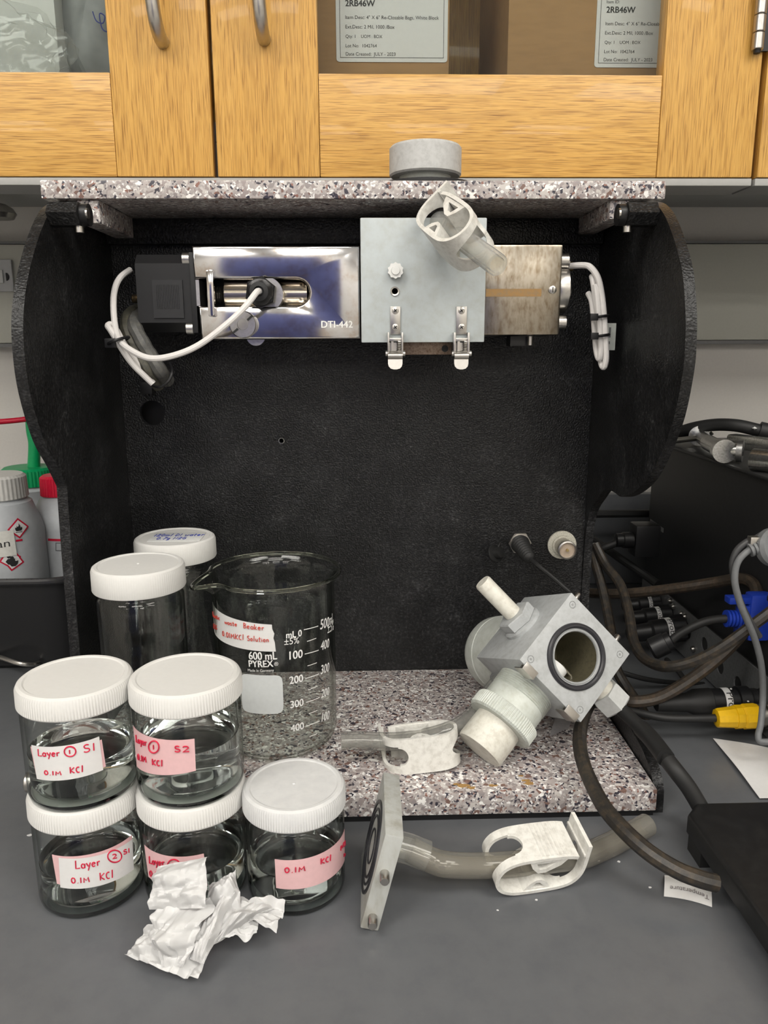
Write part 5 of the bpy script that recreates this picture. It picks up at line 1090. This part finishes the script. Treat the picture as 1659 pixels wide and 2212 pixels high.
# the big probe plug and the yellow plug, nearer
a, b = at(1415, 1520, Y=.70), at(1638, 1511, Y=.70); b.x = min(b.x, XB-.0066)
t = thing('probe_plug', (a.x, .70, a.z-.015), 'long black plug with a white probe band, above the yellow plug', 'plug')
d = (b-a).normalized(); L = (b-a).length; fr = frame(a, d)
m = MB(); m.lathe([(.0060, 0), (.0075, .001), (.0095, L*.30), (.0130, L*.38), (.0133, L*.53), (.0125, L*.535)], 32, fr); obj('boot', m, RUB, t)
m = MB(); m.lathe([(.0120, L*.53), (.0128, L*.535), (.0128, L*.64)], 32, fr); obj('rear_nut', m, BLKS, t)
m = MB(); m.lathe([(.0122, L*.64), (.0131, L*.641), (.0131, L*.705), (.0122, L*.706)], 32, fr); lb = obj('paper_band', m, PAPER, t)
m = MB(); m.lathe([(.0128, L*.706), (.0128, L*.76), (.0112, L*.765), (.0112, L*.785), (.0140, L*.79), (.0140, L*.895), (.0115, L*.90)]+sum([[(.0115, L*(.905+.014*k)), (.0107, L*(.911+.014*k))] for k in range(6)], [])+[(.0107, L)], 36, fr); obj('lock_barrel', m, BLKS, t)
m = MB(); V, F = text_raw('Probe'); xax = Vector((0, -1, 0)); zax = Vector((0, 0, 1)); xax = (xax-d*xax.dot(d)).normalized(); zax = (zax-d*zax.dot(d)).normalized()
m.add([a+d*(L*.655+y*.024)+(xax*math.cos(math.radians(62)-x*2.0)+zax*math.sin(math.radians(62)-x*2.0))*.0135 for x, y in V], F); obj('lettering', m, INK, lb)
for pxx, pyy in ((1579, 1488), (1616, 1515)):
    m = MB(); p = at(pxx, pyy, Y=.686); m.lathe([(0, -.001), (.0012, 0), (0, .001)], 10, Matrix.Translation(p)); obj('index_dot', m, WHT, t)
a, b = at(1545, 1551, Y=.672), at(1636, 1546, Y=.672); d = (b-a).normalized(); L = (b-a).length; fr = frame(a, d)
t = thing('yellow_plug', (a.x, .672, a.z-.011), 'yellow plastic cable plug with nickel coupling nut', 'plug')
m = MB(); m.lathe([(.0065, 0), (.0088, .0008), (.0094, L*.08), (.0105, L*.44), (.0115, L*.45), (.0115, L*.6), (.0108, L*.62), (.0122, L*.66), (.0122, L*.92), (.0112, L)], 10, fr); obj('yellow_body', m, YEL, t, sharp=25)
m = MB(); m.lathe([(.0105, L), (.0112, L*1.01), (.0112, L*1.12), (.0095, L*1.13), (.0095, L*1.16), (.0122, L*1.17), (.0122, L*1.5)], 60, fr, ribs=30, rib=.0005, rsel=(5, 6)); obj('coupling_nut', m, SATIN, t)
m = MB(); m.tube(smooth([a+d*.002, at(1500, 1552, Y=.672), at(1440, 1551, Y=.674), at(1395, 1543, Y=.68), at(1350, 1532, Y=.69), at(1300, 1518, Y=.70)], 6), .0038, 12); obj('lead', m, RUB, t)
# blue connector
p = at(1612, 1335, Y=.80); xb0 = at(1572, 1335, Y=.80).x
t = thing('blue_plug', (XB-.03, .75, at(1620, 1370, Y=.75).z), 'bright blue plastic data plug on the controller box', 'plug')
def bl(x0, y0, x1, y1, Y0_, Y1_, nm, bev=.003):
    a, b = at(x0, y0, Y=Y0_), at(x1, y1, Y=Y0_); m = MB(); m.box((a.x, Y0_, b.z), (min(b.x, XB-.0003), Y1_, a.z), bev); return obj(nm, m, BLUE, t)
bl(1625, 1286, 1740, 1385, .70, .716, 'hood', .004); bl(1577, 1292, 1640, 1306, .702, .714, 'thumb_screw', .0015); bl(1600, 1310, 1640, 1375, .702, .714, 'hood_neck', .003)
a = at(1568, 1336, Y=.708); m = MB(); m.revolve(a, (1, 0, -.04), sum([[(.0085, .0035*k), (.0085, .0035*k+.002), (.0065, .0035*k+.0022), (.0065, .0035*k+.0033)] for k in range(5)], []), 24); obj('ribbed_relief', m, BLUE, t)
m = MB(); m.tube(smooth([a+Vector((.004, 0, 0)), at(1535, 1340, Y=.71), at(1500, 1352, Y=.712), at(1465, 1372, Y=.715), at(1447, 1387, Y=.716)], 6), .0042, 12); obj('lead', m, RUB, t)
a, b = at(1452, 1382, Y=.716), at(1405, 1404, Y=.72)
t = thing('barrel_connector', b, 'short black barrel connector hanging under the third round plug', 'connector')
m = MB(); m.revolve(a, b-a, [(.006, 0), (.0095, .001), (.0095, .006), (.0108, .0065), (.0112, (b-a).length*.9), (.009, (b-a).length)], 24); obj('barrel', m, BLKS, t)
a, b = at(1440, 1390, Y=.722), at(1393, 1412, Y=.724); m = MB()
# screws along the strip
t = bpy.data.objects['controller_box']
for px, py in ((1449, 1298), (1456, 1310), (1473, 1326), (1481, 1332), (1499, 1402), (1412, 1266)):
    p = at(px, py, X=XB-.0066); m = MB(); m.revolve((XB-.0062, p.y, p.z), (-1, 0, 0), [(.0035, 0), (.0038, .002), (.0025, .004), (0, .0045)], 16); obj('strip_screw', m, SATIN, t)
# heavy dusty cables
cable('heavy_cable', pts((1278, 1175, .86), (1286, 1215, .85), (1303, 1278, .83), (1316, 1340, .80), (1325, 1395, .77), (1330, 1440, .75), (1350, 1480, .735), (1385, 1530, .73), (1400, 1560, .73)), .0055, BROWNC, 'dusty black heavy cable hanging straight behind the chamber', 'cable', 'heavy cables')
cable('heavy_cable', pts((1285, 1175, .855), (1308, 1220, .84), (1341, 1265, .81), (1359, 1326, .77), (1370, 1388, .73), (1395, 1425, .70), (1440, 1440, .67), (1500, 1428, .655), (1560, 1398, .645), (1620, 1355, .64), (1690, 1300, .64))+[Vector((.372, .655, .155)), Vector((.3992, .675, .158))], .0053, BROWNC, 'dusty black heavy cable sweeping right in a U bend', 'cable', 'heavy cables')
cable('heavy_cable', pts((1262, 1280, .88), (1330, 1283, .85), (1400, 1278, .82), (1480, 1268, .79), (1550, 1257, .77), (1600, 1250, .75), (1628, 1262, .735), (1636, 1295, .72), (1622, 1340, .71), (1585, 1390, .70), (1530, 1440, .695), (1470, 1482, .69), (1420, 1508, .69), (1370, 1516, .69), (1335, 1508, .70), (1305, 1500, .715)), .0060, stained('brown_dusty_cable', (.036, .028, .021), (.085, .06, .04), .6, 34, .45), 'brownish heavy cable looping back on itself before the controller box', 'cable', 'heavy cables')
cable('heavy_cable', pts((1285, 1500, .66), (1262, 1545, .64), (1252, 1595, .60), (1262, 1655, .56), (1300, 1735, .515), (1345, 1790, .487), (1400, 1840, .467), (1460, 1878, .455), (1510, 1898, .45), (1548, 1908, .449)), .0060, BROWNC, 'black heavy cable curving over the granite edge onto the bench', 'cable', 'heavy cables', k=8)
cable('thin_cable', pts((1300, 1440, .80), (1350, 1455, .79), (1400, 1468, .79), (1460, 1475, .80), (1520, 1478, .81)), .0028, RUB, 'thin black cable on the bench behind the brown cable loop')
cable('thin_cable', pts((1440, 1425, .84), (1465, 1450, .80), (1485, 1478, .78)), .0030, RUB, 'short thin black cable end by the connector strip')
# grey cable with moulded joint
t = thing('grey_cable', at(1640, 1180, Y=.62), 'grey data cable with moulded junction hanging before the controller box', 'cable')
m = MB(); m.tube(smooth(pts((1630, 1184, .62), (1616, 1190, .62), (1598, 1207, .62), (1589, 1229, .62), (1588, 1262, .62), (1600, 1307, .622), (1616, 1345, .625), (1632, 1385, .63), (1645, 1440, .635), (1648, 1500, .64), (1644, 1560, .632), (1638, 1588, .625), (1644, 1602, .622), (1680, 1600, .62)), 6), .0029, 12); obj('grey_lead', m, GCAB, t)
m = MB(); a = at(1619, 1189, Y=.62); dd = at(1648, 1178, Y=.62)-a; m.revolve(a, dd, sum([[(.0058, .0036*k), (.0060, .0036*k+.002), (.0042, .0022+.0036*k), (.0042, .0034+.0036*k)] for k in range(3)], []), 20); obj('ribbed_relief', m, GCAB, t)
m = MB(); p = at(1672, 1182, Y=.62); m.lathe([(.0, -.006), (.014, -.006), (.0165, -.003), (.0165, .003), (.014, .006), (0, .006)], 32, frame(p, (.2, -1, .3))); obj('junction', m, GCAB, t)
m = MB(); m.tube(smooth([p+Vector((.012, .002, 0)), p+Vector((.04, .02, .006)), Vector((.3996, .68, .19))], 6), .0029, 12); obj('grey_tail', m, GCAB, t)
m = MB(); m.tube(smooth([Vector((.3995, .70, .205)), Vector((.37, .66, .212))]+pts((1700, 1155, .625), (1655, 1153, .625), (1634, 1163, .625), (1612, 1172, .625), (1592, 1190, .626), (1583, 1215, .626), (1584, 1240, .627), (1592, 1280, .63), (1610, 1325, .632), (1640, 1375, .636)), 6), .0030, 12); obj('dark_lead', m, plain('dark_grey_lead', (.06, .06, .062), .4), t)
m = MB(); p = at(1628, 1167, Y=.622); m.box(p-Vector((.0045, .004, .0035)), p+Vector((.0045, .003, .0035)), .0008); obj('clip', m, STEEL, t)

# ------------------------------------------------------------------ black platform, papers, scraps
t = thing('black_platform', (.40, .40, 0), 'low matt black metal platform at the right front of the bench', 'platform')
XP = .2475
m = MB(); outl = [(XP, .30), (XP, .518), (XP+.012, .532), (.62, .536), (.62, .30)]
m.prism([(XP+.0, .30), (XP, .520), (XP+.012, .5335), (.60, .5335), (.60, .30)], .014, .0305)
bm = bmesh.new(); vs = [bm.verts.new(v) for v in m.v]
for f_ in m.f: bm.faces.new([vs[i] for i in f_])
bmesh.ops.recalc_face_normals(bm, faces=bm.faces[:]); bmesh.ops.bevel(bm, geom=[e for e in bm.edges if all(v.co.z > .03 for v in e.verts)], offset=.0035, segments=3, affect='EDGES', profile=.5)
m = MB(); m.bm(bm); obj('top_plate', m, stained('matt_black_scuffed', (.0085, .0085, .009), (.014, .014, .014), .5, 30, .48), t)
for x_, y_ in ((XP+.001, .496), (XP+.001, .34), (.56, .496)):
    m = MB(); m.prism([(x_, y_), (x_, y_+.022), (x_+.012, y_+.036), (x_+.035, y_+.036), (x_+.035, y_)], .0002, .0138); obj('foot', m, RUB, t)
m = MB(); m.prism([(XP+.012, .31), (XP+.012, .494), (XP+.03, .52), (.59, .52), (.59, .31)], .004, .0138); obj('skirt', m, RUB, t)
# sheet of paper
m = MB(); P = [at(1540, 1597, Z=.0012), at(1641, 1727, Z=.0008), Vector((.47, .585, .001)), Vector((.47, .635, .001)), at(1659, 1622, Z=.0012)]
a = P[0]; b = P[1]
q4 = [P[0], P[1], Vector((.395, .575, .0012)), Vector((.395, .652, .0012))]
m.grid(lambda u, v: (q4[0].lerp(q4[1], u)).lerp(q4[3].lerp(q4[2], u), v)+Vector((0, 0, .0012+.0015*math.sin(u*3+v*2)**2+.004*v*(1-v))), 10, 10)
n_ = len(m.v); m.v = m.v+[v-Vector((0, 0, .00025)) for v in m.v]; m.f = m.f+[tuple(n_+i for i in reversed(f_)) for f_ in m.f]
single('paper_sheet', m, PAPER, 'white paper sheet partly under the black platform edge', 'paper')
# printed label curl
e0, e1 = at(1434, 1938, Z=0.0), at(1538, 1962, Z=0.0); dx = (e1-e0); dxn = dx.normalized(); up_ = Vector((-dxn.y, dxn.x, 0)).normalized(); Lw = dx.length
def curl(u, v, off=0):
    return e0+dx*u+up_*(.0235*v+.002*math.sin(u*3))+Vector((0, 0, .0008+off+.0035*math.sin(PI*min(1, v*1.05))*(.75+.25*math.sin(u*4))))
m = MB(); m.grid(lambda u, v: curl(u, v), 14, 14); m.grid(lambda u, v: curl(u, v)+Vector((0, 0, -.0002)), 14, 14)
pl = single('printed_label_scrap', m, PAPER, 'curled paper label reading temperature probe, by the platform', 'label')
m = MB()
for s, u0, u1, v0 in (('Temperature', .94, .12, .34), ('Probe', .74, .34, .66)):
    V, F = text_raw(s); sc2 = (u0-u1)
    m.add([curl(u0-x*sc2, v0-y*sc2*Lw/.0235*1.1, .0003)+Vector((0, -.0002, .0002)) for x, y in V], F)
obj('lettering', m, plain('faded_print', (.22, .20, .20), .8), pl)
random.seed(5)
where2 = ['beside the outer jar stack', 'near the flange plate', 'in front of the clear tube', 'right of the ridged pinch clamp', 'below the curved cable', 'between clamp and platform']
for (px, py, s), wq in zip([(64, 1805, .0018), (1075, 1967, .0008), (1159, 1945, .0009), (1294, 1860, .0010), (1337, 1862, .0012), (1404, 1918, .0011)], where2):
    p = at(px, py, Z=0); m = MB()
    pl_ = [(s*(.7+.6*random.random())*math.cos(k*PI/4), s*.7*(.7+.6*random.random())*math.sin(k*PI/4)) for k in range(8)]
    m.prism(pl_, .0001, .0006, Matrix.Translation((p.x, p.y, 0))); single('paper_crumb', m, PAPER, 'tiny white crumb on the bench '+wq, 'crumb', 'white crumbs on the bench')
